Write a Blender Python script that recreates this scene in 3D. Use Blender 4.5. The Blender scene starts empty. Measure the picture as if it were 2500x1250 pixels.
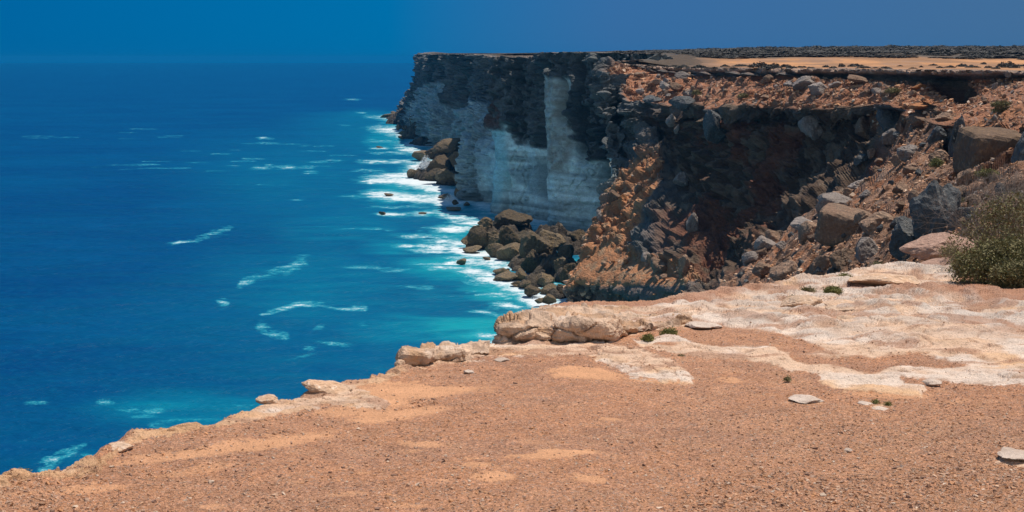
import bpy, bmesh, math, random
import numpy as np

# ----------------------------------------------------------------------------
# camera, world, sun, exposure
# ----------------------------------------------------------------------------
S = bpy.context.scene
C = S.collection
F = 3434.0                      # focal length in photo pixels (photo 2500 wide)
H = 60.0                        # eye height above the sea
PITCH = math.atan(485.0 / F)
cam_d = bpy.data.cameras.new("camera")
cam = bpy.data.objects.new("camera", cam_d)
C.objects.link(cam)
cam.location = (0, 0, H)
cam.rotation_euler = (math.pi / 2 - PITCH, 0, 0)
cam_d.sensor_width = 36.0
cam_d.lens = 36.0 * F / 2500.0
cam_d.clip_start = 0.5
cam_d.clip_end = 120000.0
cam_d.dof.use_dof = True
cam_d.dof.focus_distance = 120.0
cam_d.dof.aperture_fstop = 9.0
S.camera = cam
S.render.resolution_x, S.render.resolution_y = 1024, 512

SUN_EL, SUN_AZ = math.radians(69), math.radians(58)      # azimuth clockwise from +Y (view direction)
sun_vec = np.array([math.sin(SUN_AZ) * math.cos(SUN_EL), math.cos(SUN_AZ) * math.cos(SUN_EL), math.sin(SUN_EL)])
sun_d = bpy.data.lights.new("sun", 'SUN')
sun = bpy.data.objects.new("sun", sun_d)
C.objects.link(sun)
sun_d.energy = 4.8
sun_d.angle = math.radians(0.53)
sun_d.color = (1.0, 0.915, 0.81)
from mathutils import Vector
sun.rotation_euler = Vector(-sun_vec).to_track_quat('-Z', 'Y').to_euler()

W = bpy.data.worlds.new("World")
S.world = W
W.use_nodes = True
wn, wl = W.node_tree.nodes, W.node_tree.links
bg = wn["Background"]
sky = wn.new("ShaderNodeTexSky")
sky.sky_type = 'NISHITA'
sky.sun_disc = False
sky.sun_elevation = SUN_EL
sky.sun_rotation = SUN_AZ
sky.altitude = 50
sky.air_density = 1.0
sky.dust_density = 0.3
sky.ozone_density = 2.0
# a polarised, deeply saturated sky: cyan-blue over the sea, slate blue over the land
geo = wn.new("ShaderNodeTexCoord")
sep = wn.new("ShaderNodeSeparateXYZ")
wl.new(geo.outputs["Generated"], sep.inputs[0])
rmp = wn.new("ShaderNodeValToRGB")
mr = wn.new("ShaderNodeMapRange")
mr.inputs["From Min"].default_value = -0.36
mr.inputs["From Max"].default_value = 0.36
wl.new(sep.outputs["X"], mr.inputs["Value"])
wl.new(mr.outputs[0], rmp.inputs[0])
SKYB = 8.0
SKY_L, SKY_M, SKY_R = (0.0, 0.165, 0.47), (0.0, 0.205, 0.53), (0.075, 0.20, 0.42)
e = rmp.color_ramp.elements
e[0].position = 0.0; e[0].color = (*SKY_L, 1)
e[1].position = 1.0; e[1].color = (*SKY_R, 1)
m = rmp.color_ramp.elements.new(0.38); m.color = (*SKY_M, 1)
m = rmp.color_ramp.elements.new(0.60); m.color = (0.05, 0.195, 0.48, 1)
mulw = wn.new("ShaderNodeMix"); mulw.data_type = 'RGBA'; mulw.blend_type = 'MULTIPLY'
mulw.inputs[0].default_value = 1.0
wl.new(sky.outputs[0], mulw.inputs[6])
wl.new(rmp.outputs[0], mulw.inputs[7])
# the same colour again without the pale horizon glow, and a paler sky behind the camera, boosted to brighten the shaded faces
m2 = wn.new("ShaderNodeMix"); m2.data_type = 'RGBA'; m2.blend_type = 'MULTIPLY'; m2.inputs[0].default_value = 1.0
wl.new(rmp.outputs[0], m2.inputs[6]); m2.inputs[7].default_value = (SKYB, SKYB, SKYB, 1)
m3 = wn.new("ShaderNodeMix"); m3.data_type = 'RGBA'; m3.inputs[0].default_value = 0.82
wl.new(mulw.outputs[2], m3.inputs[6]); wl.new(m2.outputs[2], m3.inputs[7])
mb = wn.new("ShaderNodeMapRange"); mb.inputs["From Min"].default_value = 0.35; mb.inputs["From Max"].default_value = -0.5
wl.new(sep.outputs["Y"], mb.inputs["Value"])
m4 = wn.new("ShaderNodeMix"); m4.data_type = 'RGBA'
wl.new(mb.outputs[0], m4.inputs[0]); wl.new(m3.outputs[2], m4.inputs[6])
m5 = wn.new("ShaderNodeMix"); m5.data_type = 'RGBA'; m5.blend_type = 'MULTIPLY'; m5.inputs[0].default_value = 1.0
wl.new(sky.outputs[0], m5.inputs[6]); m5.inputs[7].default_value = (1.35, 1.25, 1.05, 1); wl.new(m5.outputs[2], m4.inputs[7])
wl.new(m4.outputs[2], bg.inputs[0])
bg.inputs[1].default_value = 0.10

S.view_settings.view_transform = 'Standard'
S.view_settings.look = 'None'
S.view_settings.gamma = 1.0
S.view_settings.exposure = 0.0
S.cycles.max_bounces = 6
S.cycles.diffuse_bounces = 3
S.cycles.glossy_bounces = 2
S.cycles.volume_bounces = 0
S.cycles.caustics_reflective = False
S.cycles.caustics_refractive = False

# ----------------------------------------------------------------------------
# projection helpers (plan the coast from the photograph: pixel + distance -> metres)
# ----------------------------------------------------------------------------
cP, sP = math.cos(PITCH), math.sin(PITCH)
def drop(py):                                    # metres of drop per metre of forward distance
    q = (np.asarray(py, float) - 625) / F
    return (sP + q * cP) / (cP - q * sP)
def at(px, py, Y):
    q = (np.asarray(py, float) - 625) / F
    den = cP - q * sP
    X = (np.asarray(px, float) - 1250) / F / den * Y
    return np.stack(np.broadcast_arrays(X, Y, H - (sP + q * cP) / den * Y), -1).astype(float)
def Ysea(py, z=0.0): return (H - z) / drop(py)
def proj(P):
    x, y, z = P[..., 0], P[..., 1], P[..., 2] - H
    fw = y * cP - z * sP
    up = y * sP + z * cP
    fw = np.maximum(fw, 0.01)
    return 1250 + F * x / fw, 625 - F * up / fw

# ----------------------------------------------------------------------------
# noise
# ----------------------------------------------------------------------------
_TAB = np.random.RandomState(7).rand(1 << 18).astype(np.float32)
def _h(ix, iy, iz, seed=0):
    with np.errstate(over='ignore'):
        n = ix * np.int32(73856093) ^ iy * np.int32(19349663) ^ iz * np.int32(83492791) ^ np.int32((seed * 7919 + 13) & 0x3ffff)
        n = n ^ (n >> 13)
    return _TAB[n & 0x3ffff]
def vnoise(P, seed=0):
    P = P.astype(np.float32) if P.dtype != np.float32 else P; f = np.floor(P); i = f.astype(np.int32); t = P - f
    t = t * t * t * (t * (t * 6 - 15) + 10)
    r = 0
    for dx in (0, 1):
        wx = t[..., 0] if dx else 1 - t[..., 0]
        for dy in (0, 1):
            wy = t[..., 1] if dy else 1 - t[..., 1]
            for dz in (0, 1):
                wz = t[..., 2] if dz else 1 - t[..., 2]
                r = r + wx * wy * wz * _h(i[..., 0] + dx, i[..., 1] + dy, i[..., 2] + dz, seed)
    return r * 2 - 1
def fbm(P, oct=4, seed=0, gain=0.5, lac=2.03):
    a, s, r = 1.0, 0.0, 0
    Q = P
    for k in range(oct):
        r = r + a * vnoise(Q + 17.3 * k, seed + k); s += a
        a *= gain; Q = Q * lac
    return r / s
def ridged(P, oct=4, seed=0):
    a, s, r = 1.0, 0.0, 0
    for k in range(oct):
        r = r + a * (1 - 2 * np.abs(vnoise(P * 2.03 ** k + 9.1 * k, seed + k))); s += a; a *= 0.5
    return r / s
def worley(P, seed=0):                           # F1, F2, random value of the nearest cell
    P = P.astype(np.float32); f = np.floor(P).astype(np.int32)
    b1 = np.full(P.shape[:-1], 9.0, np.float32); b2 = b1.copy(); cid = b1 * 0
    for dx in (-1, 0, 1):
        for dy in (-1, 0, 1):
            for dz in (-1, 0, 1):
                c0, c1, c2 = f[..., 0] + dx, f[..., 1] + dy, f[..., 2] + dz
                d = np.sqrt((c0 + _h(c0, c1, c2, seed) - P[..., 0]) ** 2 + (c1 + _h(c0, c1, c2, seed + 1) - P[..., 1]) ** 2
                            + (c2 + _h(c0, c1, c2, seed + 2) - P[..., 2]) ** 2)
                nearer = d < b1
                b2 = np.where(nearer, b1, np.minimum(b2, d))
                cid = np.where(nearer, _h(c0, c1, c2, seed + 3), cid)
                b1 = np.where(nearer, d, b1)
    return b1, b2, cid
def sstep(a, b, x):
    t = np.clip((x - a) / (b - a), 0, 1)
    return t * t * (3 - 2 * t)
def seg_dist(x, y, poly, closed=True):
    d = np.full(x.shape, 1e12)
    n = len(poly)
    for k in range(n if closed else n - 1):
        ax, ay = poly[k]; bx, by = poly[(k + 1) % n]
        vx, vy = bx - ax, by - ay
        t = np.clip(((x - ax) * vx + (y - ay) * vy) / (vx * vx + vy * vy + 1e-12), 0, 1)
        d = np.minimum(d, (x - ax - t * vx) ** 2 + (y - ay - t * vy) ** 2)
    return np.sqrt(d)
def inside(x, y, poly):
    r = np.zeros(x.shape, bool); n = len(poly)
    for k in range(n):
        ax, ay = poly[k]; bx, by = poly[(k + 1) % n]
        c = ((ay > y) != (by > y)) & (x < (bx - ax) * (y - ay) / ((by - ay) + 1e-12) + ax)
        r ^= c
    return r
def sdist(x, y, poly):                           # signed distance, positive inside
    d = seg_dist(x, y, poly)
    return np.where(inside(x, y, poly), d, -d)
def pm(x, y, poly, soft=12, warp=0):
    return sstep(-soft, soft, sdist(x, y, poly) + warp)
def ell(x, y, cx, cy, rx, ry, ang=0):
    c, s = math.cos(math.radians(ang)), math.sin(math.radians(ang))
    u = ((x - cx) * c + (y - cy) * s) / rx; v = (-(x - cx) * s + (y - cy) * c) / ry
    return 1 - np.sqrt(u * u + v * v)
def mixc(c, col, w):
    return c * (1 - w[..., None]) + np.asarray(col, float) * w[..., None]

# ----------------------------------------------------------------------------
# mesh helpers
# ----------------------------------------------------------------------------
def new_mesh(name, V, Fc, mat=None, col=None, attrs=None, smooth=False, parent=None, loc=None):
    me = bpy.data.meshes.new(name)
    V = np.asarray(V, np.float32); Fc = np.asarray(Fc, np.int32)
    n, k = Fc.shape
    me.vertices.add(len(V)); me.vertices.foreach_set("co", V.ravel())
    me.loops.add(n * k); me.loops.foreach_set("vertex_index", Fc.ravel())
    me.polygons.add(n)
    me.polygons.foreach_set("loop_start", np.arange(0, n * k, k, dtype=np.int32))
    me.polygons.foreach_set("loop_total", np.full(n, k, np.int32))
    me.polygons.foreach_set("use_smooth", np.full(n, smooth, bool))
    me.update(calc_edges=True)
    if col is not None:
        a = me.color_attributes.new("Col", 'FLOAT_COLOR', 'POINT')
        c4 = np.ones((len(V), 4), np.float32); c4[:, :3] = np.asarray(col).reshape(-1, 3)
        a.data.foreach_set("color", c4.ravel())
    for nm, v in (attrs or {}).items():
        a = me.attributes.new(nm, 'FLOAT', 'POINT')
        a.data.foreach_set("value", np.asarray(v, np.float32).ravel())
    if mat: me.materials.append(mat)
    o = bpy.data.objects.new(name, me)
    C.objects.link(o)
    if parent: o.parent = parent
    if loc is not None: o.location = loc
    return o
def grid_faces(nu, nv):
    i = np.arange(nu - 1)[:, None] * nv + np.arange(nv - 1)[None, :]
    i = i.ravel()
    return np.stack([i, i + nv, i + nv + 1, i + 1], 1)
def tag(o, label=None, cat=None, group=None, kind=None):
    if label: o['label'] = label
    if cat: o['category'] = cat
    if group: o['group'] = group
    if kind: o['kind'] = kind
    return o

# ----------------------------------------------------------------------------
# materials
# ----------------------------------------------------------------------------
class NT:
    def __init__(s, name):
        s.m = bpy.data.materials.new(name); s.m.use_nodes = True
        s.n, s.l = s.m.node_tree.nodes, s.m.node_tree.links
        s.b = s.n["Principled BSDF"]
    def node(s, t, **kw):
        x = s.n.new(t)
        for k, v in kw.items(): setattr(x, k, v)
        return x
    def set(s, sock, v):
        if hasattr(v, 'is_output') or isinstance(v, bpy.types.NodeSocket): s.l.new(v, sock)
        else: sock.default_value = v
    def noise(s, vec, scale, detail=4, rough=0.55, out=0):
        x = s.node("ShaderNodeTexNoise"); x.inputs["Scale"].default_value = scale
        x.inputs["Detail"].default_value = detail; x.inputs["Roughness"].default_value = rough
        s.l.new(vec, x.inputs["Vector"]); return x.outputs[out]
    def vor(s, vec, scale, feature='F1', out="Distance"):
        x = s.node("ShaderNodeTexVoronoi", feature=feature); x.inputs["Scale"].default_value = scale
        s.l.new(vec, x.inputs["Vector"]); return x.outputs[out]
    def coord(s, scale=(1, 1, 1), kind="Object"):
        if kind == "World":
            t = s.node("ShaderNodeNewGeometry"); mp = s.node("ShaderNodeMapping"); mp.inputs["Scale"].default_value = scale
            s.l.new(t.outputs["Position"], mp.inputs[0]); return mp.outputs[0]
        t = s.node("ShaderNodeTexCoord"); mp = s.node("ShaderNodeMapping")
        mp.inputs["Scale"].default_value = scale
        s.l.new(t.outputs[kind], mp.inputs[0]); return mp.outputs[0]
    def math(s, op, a, b=0.5, clamp=False):
        x = s.node("ShaderNodeMath", operation=op, use_clamp=clamp); s.set(x.inputs[0], a); s.set(x.inputs[1], b); return x.outputs[0]
    def map(s, v, a, b, c=0.0, d=1.0, smooth=True):
        x = s.node("ShaderNodeMapRange"); x.interpolation_type = 'SMOOTHSTEP' if smooth else 'LINEAR'
        s.set(x.inputs["Value"], v)
        for nm, q in zip(("From Min", "From Max", "To Min", "To Max"), (a, b, c, d)): s.set(x.inputs[nm], q)
        return x.outputs[0]
    def mix(s, f, a, b, blend='MIX'):
        x = s.node("ShaderNodeMix", data_type='RGBA', blend_type=blend)
        s.set(x.inputs[0], f)
        for i, v in ((6, a), (7, b)):
            if isinstance(v, bpy.types.NodeSocket): s.l.new(v, x.inputs[i])
            else: x.inputs[i].default_value = (*v, 1) if len(v) == 3 else v
        return x.outputs[2]
    def attr(s, name, out="Fac"):
        x = s.node("ShaderNodeAttribute", attribute_name=name); return x.outputs[out]
    def bump(s, hgt, dist, strength=1.0, prev=None):
        x = s.node("ShaderNodeBump"); x.inputs["Strength"].default_value = strength; x.inputs["Distance"].default_value = dist
        s.l.new(hgt, x.inputs["Height"])
        if prev: s.l.new(prev, x.inputs["Normal"])
        return x.outputs[0]

def rock_material(name, base=None, s1=1.0, s2=6.0, bump=0.3, var=0.45, rand=0.0, zsq=1.0, rough=0.9, rgh=False):
    """rock: vertex colour (or base) broken up by two noises, with a rough relief"""
    t = NT(name)
    v = t.coord((1, 1, zsq), 'World')
    n1 = t.noise(v, s1, 6, 0.6); n2 = t.noise(v, s2, 5, 0.65)
    col = t.attr("Col", "Color") if base is None else None
    if base is not None:
        f = t.map(n1, 0.35, 0.65)
        col = t.mix(f, base[0], base[1])
        if len(base) > 2: col = t.mix(t.map(n2, 0.52, 0.72), col, base[2])
    f1 = t.map(n1, 0.25, 0.75, 1 - var, 1 + var, False)
    f2 = t.map(n2, 0.25, 0.75, 1 - var * 0.8, 1 + var * 0.8, False)
    k = t.math('MULTIPLY', f1, f2)
    if rand:
        oi = t.node("ShaderNodeObjectInfo")
        k = t.math('MULTIPLY', k, t.map(oi.outputs["Random"], 0, 1, 1 - rand, 1 + rand, False))
    cc = t.node("ShaderNodeCombineXYZ")
    for i in range(3): t.l.new(k, cc.inputs[i])
    col = t.mix(1.0, col, cc.outputs[0], 'MULTIPLY')
    t.l.new(col, t.b.inputs["Base Color"])
    t.b.inputs["Roughness"].default_value = rough
    t.b.inputs["Specular IOR Level"].default_value = 0.15
    h = t.math('ADD', n2, t.math('MULTIPLY', n1, 1.5))
    if rgh: h = t.math('MULTIPLY', h, t.attr('rgh'))
    t.l.new(t.bump(h, bump), t.b.inputs["Normal"])
    return t.m

M = {}
M['cliff'] = rock_material("limestone_cliff", None, 0.35, 1.6, bump=0.9, var=0.30, zsq=1.8, rgh=True)
M['plateau'] = rock_material("plateau_earth", None, 0.05, 0.5, bump=0.2, var=0.25)
M['ground'] = None

def ground_material():
    t = NT("clifftop_ground")
    v = t.coord()
    col = t.attr("Col", "Color"); gr = t.attr("gravel")
    n1 = t.noise(v, 3.0, 5); n2 = t.noise(v, 30, 4, 0.6); n3 = t.noise(v, 110, 3, 0.7)
    vc = t.vor(v, 55, out="Color"); vd = t.vor(v, 55)
    vc2 = t.vor(v, 120, out="Color")
    sp = t.node("ShaderNodeSeparateColor"); t.l.new(vc, sp.inputs[0])
    sp2 = t.node("ShaderNodeSeparateColor"); t.l.new(vc2, sp2.inputs[0])
    kk = t.math('MULTIPLY', t.map(n1, 0.25, 0.75, 0.86, 1.14, False), t.map(n2, 0.25, 0.75, 0.84, 1.16, False))
    peb = t.math('MULTIPLY', t.map(sp.outputs[0], 0, 1, 0.76, 1.26, False), t.map(sp2.outputs[0], 0, 1, 0.78, 1.22, False))
    pebk = t.math('ADD', t.math('MULTIPLY', peb, gr), t.math('SUBTRACT', 1.0, gr))
    rkn = t.math('ADD', t.math('MULTIPLY', t.map(n3, 0.3, 0.7, -0.16, 0.16, False), t.math('SUBTRACT', 1.0, gr)), 1.0)
    k = t.math('MULTIPLY', t.math('MULTIPLY', kk, pebk), rkn)
    cc = t.node("ShaderNodeCombineXYZ")
    for i in range(3): t.l.new(k, cc.inputs[i])
    c = t.mix(1.0, col, cc.outputs[0], 'MULTIPLY')
    # the odd pale chip of limestone
    pale = t.math('MULTIPLY', t.map(sp.outputs[1], 0.90, 0.93), gr)
    c = t.mix(t.math('MULTIPLY', pale, 0.7), c, (0.42, 0.31, 0.25))
    dark = t.math('MULTIPLY', t.map(sp2.outputs[1], 0.92, 0.94), gr)
    c = t.mix(t.math('MULTIPLY', dark, 0.6), c, (0.08, 0.05, 0.04))
    t.l.new(c, t.b.inputs["Base Color"])
    t.b.inputs["Roughness"].default_value = 0.92
    t.b.inputs["Specular IOR Level"].default_value = 0.15
    pb = t.math('MULTIPLY', t.map(vd, 0.0, 0.7, 1.0, 0.0), gr)
    nb = t.bump(pb, 0.006)
    nb = t.bump(n2, 0.05, 0.8, nb)
    nb = t.bump(n3, 0.010, 0.8, nb)
    t.l.new(nb, t.b.inputs["Normal"])
    return t.m
M['ground'] = ground_material()
M['ledge'] = rock_material("weathered_limestone", None, 2.2, 14.0, bump=0.07, var=0.22)
M['boulder'] = rock_material("sea_boulder", ((0.19, 0.14, 0.085), (0.11, 0.088, 0.065), (0.27, 0.185, 0.085)), 0.45, 2.2, bump=0.5, var=0.35, rand=0.35)
M['redrock'] = rock_material("fallen_block", ((0.32, 0.20, 0.135), (0.20, 0.14, 0.10), (0.42, 0.27, 0.175)), 0.7, 3.5, bump=0.3, var=0.35, rand=0.35)
M['palerock'] = rock_material("pale_fallen_slab", ((0.33, 0.28, 0.25), (0.24, 0.2, 0.175), (0.40, 0.34, 0.29)), 0.7, 3.5, bump=0.3, var=0.3, rand=0.2)
M['stone'] = rock_material("loose_stones", None, 5, 40, bump=0.01, var=0.15)

def leaf_material(name, c1, c2, rough=0.75):
    t = NT(name)
    v = t.coord()
    n = t.noise(v, 9, 3)
    c = t.mix(t.map(n, 0.35, 0.65), c1, c2)
    t.l.new(c, t.b.inputs["Base Color"]); t.b.inputs["Roughness"].default_value = rough
    t.b.inputs["Specular IOR Level"].default_value = 0.2
    return t.m
M['leaf_grey'] = leaf_material("saltbush_leaf", (0.15, 0.135, 0.05), (0.25, 0.215, 0.11))
M['leaf_green'] = leaf_material("green_leaf", (0.16, 0.16, 0.05), (0.24, 0.225, 0.08))
M['leaf_red'] = leaf_material("russet_leaf", (0.17, 0.06, 0.02), (0.12, 0.09, 0.02))
M['leaf_far'] = leaf_material("far_scrub_leaf", (0.082, 0.076, 0.066), (0.105, 0.095, 0.08))
M['twig'] = leaf_material("dry_twig", (0.27, 0.21, 0.17), (0.40, 0.32, 0.27))
M['bark'] = leaf_material("bark", (0.09, 0.06, 0.045), (0.15, 0.105, 0.08))

# ----------------------------------------------------------------------------
# cliffs: one swept surface, columns follow the coast from the far headland to
# the near side of the bay, rows run from the plateau over the lip to the sea
# rows: 0 inland, 1 lip, 2 lip underside, 3 notch, 4 top of scree, 5 ledge, 6 under ledge, 7..9 face, 10 base, 11 under water
# ----------------------------------------------------------------------------
def column(lip, pts, base, inland=None):
    """pts {row:(px,py,Y)}; missing rows are filled along the straight line"""
    rows = {1: at(*lip)}
    if len(base) == 2: base = (base[0], base[1], float(Ysea(base[1])))
    rows[11] = at(*base)
    for k, v in pts.items(): rows[k] = at(*v)
    b = rows[11]
    keys = sorted(rows)
    out = []
    for k in range(1, 12):
        if k in rows: out.append(rows[k]); continue
        lo = max(q for q in keys if q < k); hi = min(q for q in keys if q > k)
        t = (k - lo) / (hi - lo)
        if lo == 1 and hi > 4 and k <= 4: t = (k - 1) * 0.02
        out.append(rows[lo] * (1 - t) + rows[hi] * t)
    under = b + np.array([-4.0, -4.0, 0]); under[2] = min(-6.0, b[2] - 6)
    out.append(under)
    return out
COLS = [
 column((1060,127,1900), {}, (1030,262,1800)),
 column((1042,128,1600), {5:(1035,165,1590),7:(1020,215,1570)}, (995,272,1520)),
 column((1030,130,1440), {5:(1026,160,1430),6:(1018,185,1425),7:(1010,205,1420),8:(997,235,1405),9:(983,265,1390)}, (972,290)),
 column((1040,131,1360), {5:(1036,165,1340),6:(1032,190,1330),7:(1026,215,1310),8:(1018,250,1270),9:(1012,290,1230)}, (1005,325)),
 column((1052,132,1270), {5:(1050,165,1240),6:(1052,190,1220),7:(1048,235,1150),8:(1040,280,1090),9:(1038,320,1020)}, (1040,352)),
 column((1063,132,1200), {5:(1062,165,1170),6:(1063,200,1140),7:(1062,245,1090),8:(1050,290,1010),9:(1052,330,960)}, (1060,362)),
 column((1110,132,1080), {5:(1110,170,1060),6:(1110,205,1040),7:(1108,250,1000),8:(1105,300,950),9:(1100,340,920)}, (1098,372)),
 column((1165,133,930), {5:(1168,170,915),6:(1168,205,900),7:(1165,240,880),8:(1160,280,850),9:(1158,330,820)}, (1158,400)),
 column((1182,134,800), {5:(1182,190,780),6:(1180,230,760),7:(1165,300,690),8:(1140,335,650),9:(1133,400,628)}, (1130,480)),
 column((1190,137,700), {5:(1190,190,680),6:(1188,230,665),7:(1182,300,640),8:(1176,350,615),9:(1172,420,600)}, (1180,497)),
 column((1194,138,650), {5:(1188,180,635),6:(1183,220,620),7:(1182,300,600),8:(1181,360,585),9:(1182,430,575)}, (1184,508)),
 column((1215,139,625), {5:(1212,180,612),6:(1212,230,602),7:(1208,300,585),8:(1206,380,570),9:(1206,460,562)}, (1210,520)),
 column((1290,139,600), {5:(1290,180,590),6:(1292,230,585),7:(1290,300,572),8:(1290,380,560),9:(1290,460,548)}, (1295,530)),
 column((1311,139,590), {5:(1315,180,582),6:(1320,230,578),7:(1322,300,568),8:(1324,380,558),9:(1324,460,545)}, (1318,540)),
 column((1316,128,565), {5:(1322,175,556),6:(1326,220,549),7:(1330,300,535),8:(1332,380,525),9:(1326,460,515)}, (1316,552)),
 column((1365,127,556), {5:(1365,175,545),6:(1366,220,538),7:(1366,300,524),8:(1366,380,510),9:(1362,460,500)}, (1360,560)),
 column((1410,127,560), {5:(1410,175,552),6:(1398,220,548),7:(1396,300,540),8:(1398,380,522),9:(1400,460,508)}, (1402,568)),
 column((1455,128,562), {5:(1452,175,556),6:(1442,220,552),7:(1440,300,545),8:(1442,380,530),9:(1450,460,515)}, (1455,575)),
 column((1500,129,565), {5:(1496,175,560),6:(1482,220,556),7:(1484,300,550),8:(1490,380,535),9:(1492,460,520)}, (1490,580)),
 column((1560,130,568), {5:(1555,175,562),6:(1540,220,555),7:(1530,300,548),8:(1530,380,535),9:(1530,460,520)}, (1530,580)),
 column((1615,132,560), {5:(1612,175,555),6:(1605,220,550),7:(1600,300,540),8:(1590,380,530),9:(1585,460,520)}, (1580,590)),
 column((1620,139,500), {5:(1612,175,495),6:(1605,220,490),7:(1600,300,485),8:(1590,380,475),9:(1585,460,465)}, (1580,620)),
 column((1550,147,440), {5:(1548,180,434),6:(1540,220,428),7:(1535,300,422),8:(1530,380,418),9:(1530,460,412)}, (1540,655)),
 column((1500,152,414), {3:(1495,158,412),4:(1480,164,408),5:(1466,172,404),6:(1466,200,402),7:(1470,270,398),8:(1486,340,392),9:(1500,440,386)}, (1490,680)),
 column((1480,155,408), {2:(1480,157,407),3:(1484,159,409),4:(1476,164,404),5:(1460,176,400),6:(1458,205,398),7:(1456,262,393),8:(1480,340,386),9:(1490,440,380)}, (1480,690)),
 column((1500,155,405), {2:(1500,158,404),3:(1504,160,406),4:(1500,168,401),5:(1480,185,394),6:(1480,215,392),7:(1482,270,388),8:(1500,340,382),9:(1505,440,374)}, (1470,700)),
 column((1545,156,408), {2:(1545,161,407),3:(1547,166,409),4:(1542,174,404),5:(1512,200,396),6:(1513,240,394),7:(1516,300,390),8:(1500,470,368),9:(1450,600,352),10:(1398,672,346)}, (1388,726)),
 column((1590,160,405), {2:(1590,166,404),3:(1592,175,406),4:(1586,184,401),5:(1528,236,389),6:(1532,275,387),7:(1536,330,384),8:(1540,410,368),9:(1470,570,349),10:(1396,686,339)}, (1392,734)),
 column((1612,163,400), {2:(1612,169,399),3:(1614,180,402),4:(1606,190,396),5:(1545,252,384),6:(1550,285,382),7:(1560,340,378),8:(1572,382,363),9:(1500,585,342),10:(1425,694,334)}, (1420,742)),
 column((1650,165,394), {2:(1650,171,393),3:(1652,184,396),4:(1645,194,390),5:(1580,246,379),6:(1583,280,378),7:(1582,330,374),8:(1594,364,361),9:(1548,610,330),10:(1503,700,322)}, (1500,755)),
 column((1690,166,384), {2:(1690,172,383),3:(1692,187,386),4:(1686,196,380),5:(1625,256,370),6:(1626,285,369),7:(1624,340,367),8:(1618,374,359),9:(1614,640,314),10:(1584,708,304)}, (1582,770)),
 column((1750,166,362), {2:(1750,172,361),3:(1752,188,365),4:(1746,196,358),5:(1690,262,350),6:(1692,292,352),7:(1690,350,351),8:(1680,430,342),9:(1690,655,292),10:(1670,716,282)}, (1665,800)),
 column((1850,167,328), {2:(1850,174,327),3:(1852,189,331),4:(1848,198,324),5:(1810,262,312),6:(1812,292,314),7:(1812,370,311),8:(1800,500,304),9:(1770,640,290)}, (1700,800,240)),
 column((1950,168,309), {2:(1950,175,308),3:(1951,190,312),4:(1948,198,305),5:(1920,262,293),6:(1922,290,297),7:(1922,380,292),8:(1905,510,280),9:(1860,640,245)}, (1800,800,180)),
 column((2040,168,293), {2:(2040,176,292),3:(2041,192,296),4:(2040,200,289),5:(2030,262,277),6:(2032,292,282),7:(2030,380,275),8:(2000,500,250),9:(1930,630,205)}, (1870,780,150)),
 column((2130,169,278), {2:(2130,177,277),3:(2131,194,281),4:(2131,204,275),5:(2135,262,262),6:(2138,300,266),7:(2130,380,255),8:(2080,500,215),9:(2010,620,165)}, (1960,780,120)),
 column((2210,169,262), {2:(2210,178,261),3:(2211,196,266),4:(2210,214,258),5:(2210,266,245),6:(2212,300,244),7:(2205,380,225),8:(2150,490,185),9:(2090,620,135)}, (2040,780,100)),
 column((2290,170,248), {2:(2290,179,247),3:(2300,200,254),4:(2300,232,246),5:(2280,280,226),6:(2284,310,220),7:(2270,390,195),8:(2225,480,160),9:(2170,600,115)}, (2120,780,85)),
 column((2350,171,238), {2:(2350,180,237),3:(2352,202,244),4:(2345,246,232),5:(2315,296,210),6:(2318,330,205),7:(2310,420,172),8:(2290,480,142),9:(2240,590,100)}, (2190,780,72)),
 column((2420,172,224), {2:(2420,180,223),3:(2422,196,228),4:(2415,214,218),5:(2362,316,178),6:(2365,345,172),7:(2360,420,150),8:(2350,480,122),9:(2310,570,88)}, (2260,780,62)),
 column((2500,173,208), {2:(2500,180,207),3:(2502,190,210),4:(2496,200,203),5:(2450,318,160),6:(2450,350,156),7:(2440,415,135),8:(2430,480,105),9:(2400,560,76)}, (2330,780,54)),
 column((2600,172,190), {2:(2600,180,189),3:(2602,186,191),4:(2590,200,186),5:(2540,318,140),6:(2540,350,135),7:(2530,415,118),8:(2520,480,92),9:(2500,560,66)}, (2420,780,48)),
 column((2800,168,165), {5:(2740,310,118),7:(2710,415,98),9:(2680,560,58)}, (2600,780,44)),
 column((3300,160,130), {5:(3200,310,92),7:(3150,415,78),9:(3100,560,50)}, (3000,780,40)),
]
COLS = np.array(COLS)
for k in range(23):                              # the sea cliffs stand nearly upright
    for r in range(0, 11):
        X_, Y_, Z_ = COLS[k, r]
        Yn = COLS[k, 10, 1] + (Y_ - COLS[k, 10, 1]) * (0.16 if k < 20 else 0.25)
        COLS[k, r] = (X_ * Yn / Y_, Yn, H + (Z_ - H) * Yn / Y_)                            # [C, 11, 3] rows 1..11
lip = COLS[:, 0].copy()
# inland row: step away from the edge, square to the lip line
def perp(L):
    t = np.gradient(L[:, :2], axis=0)
    t /= np.linalg.norm(t, axis=1, keepdims=True) + 1e-9
    return np.stack([-t[:, 1], t[:, 0]], 1)      # left of travel = inland here (far -> near)
nrm = perp(lip)
PLX = np.array([0, 130, 170, 300, 405, 445, 500, 900, 1400, 3000, 9000, 60000.])
PLZ = np.array([58.3, 58.2, 58.0, 57.7, 57.7, 58.7, 61.5, 62.3, 64.2, 66., 68, 68.])
def plateau_z(x, y):
    return np.interp(y, PLX, PLZ) + np.minimum(0.02 * np.maximum(x - 5, 0), 4.2) * sstep(430, 900, y)
inl = lip.copy()
stepw = np.clip(lip[:, 1] * 0.03, 5, 30)
inl[:, :2] += nrm * stepw[:, None]
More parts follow.
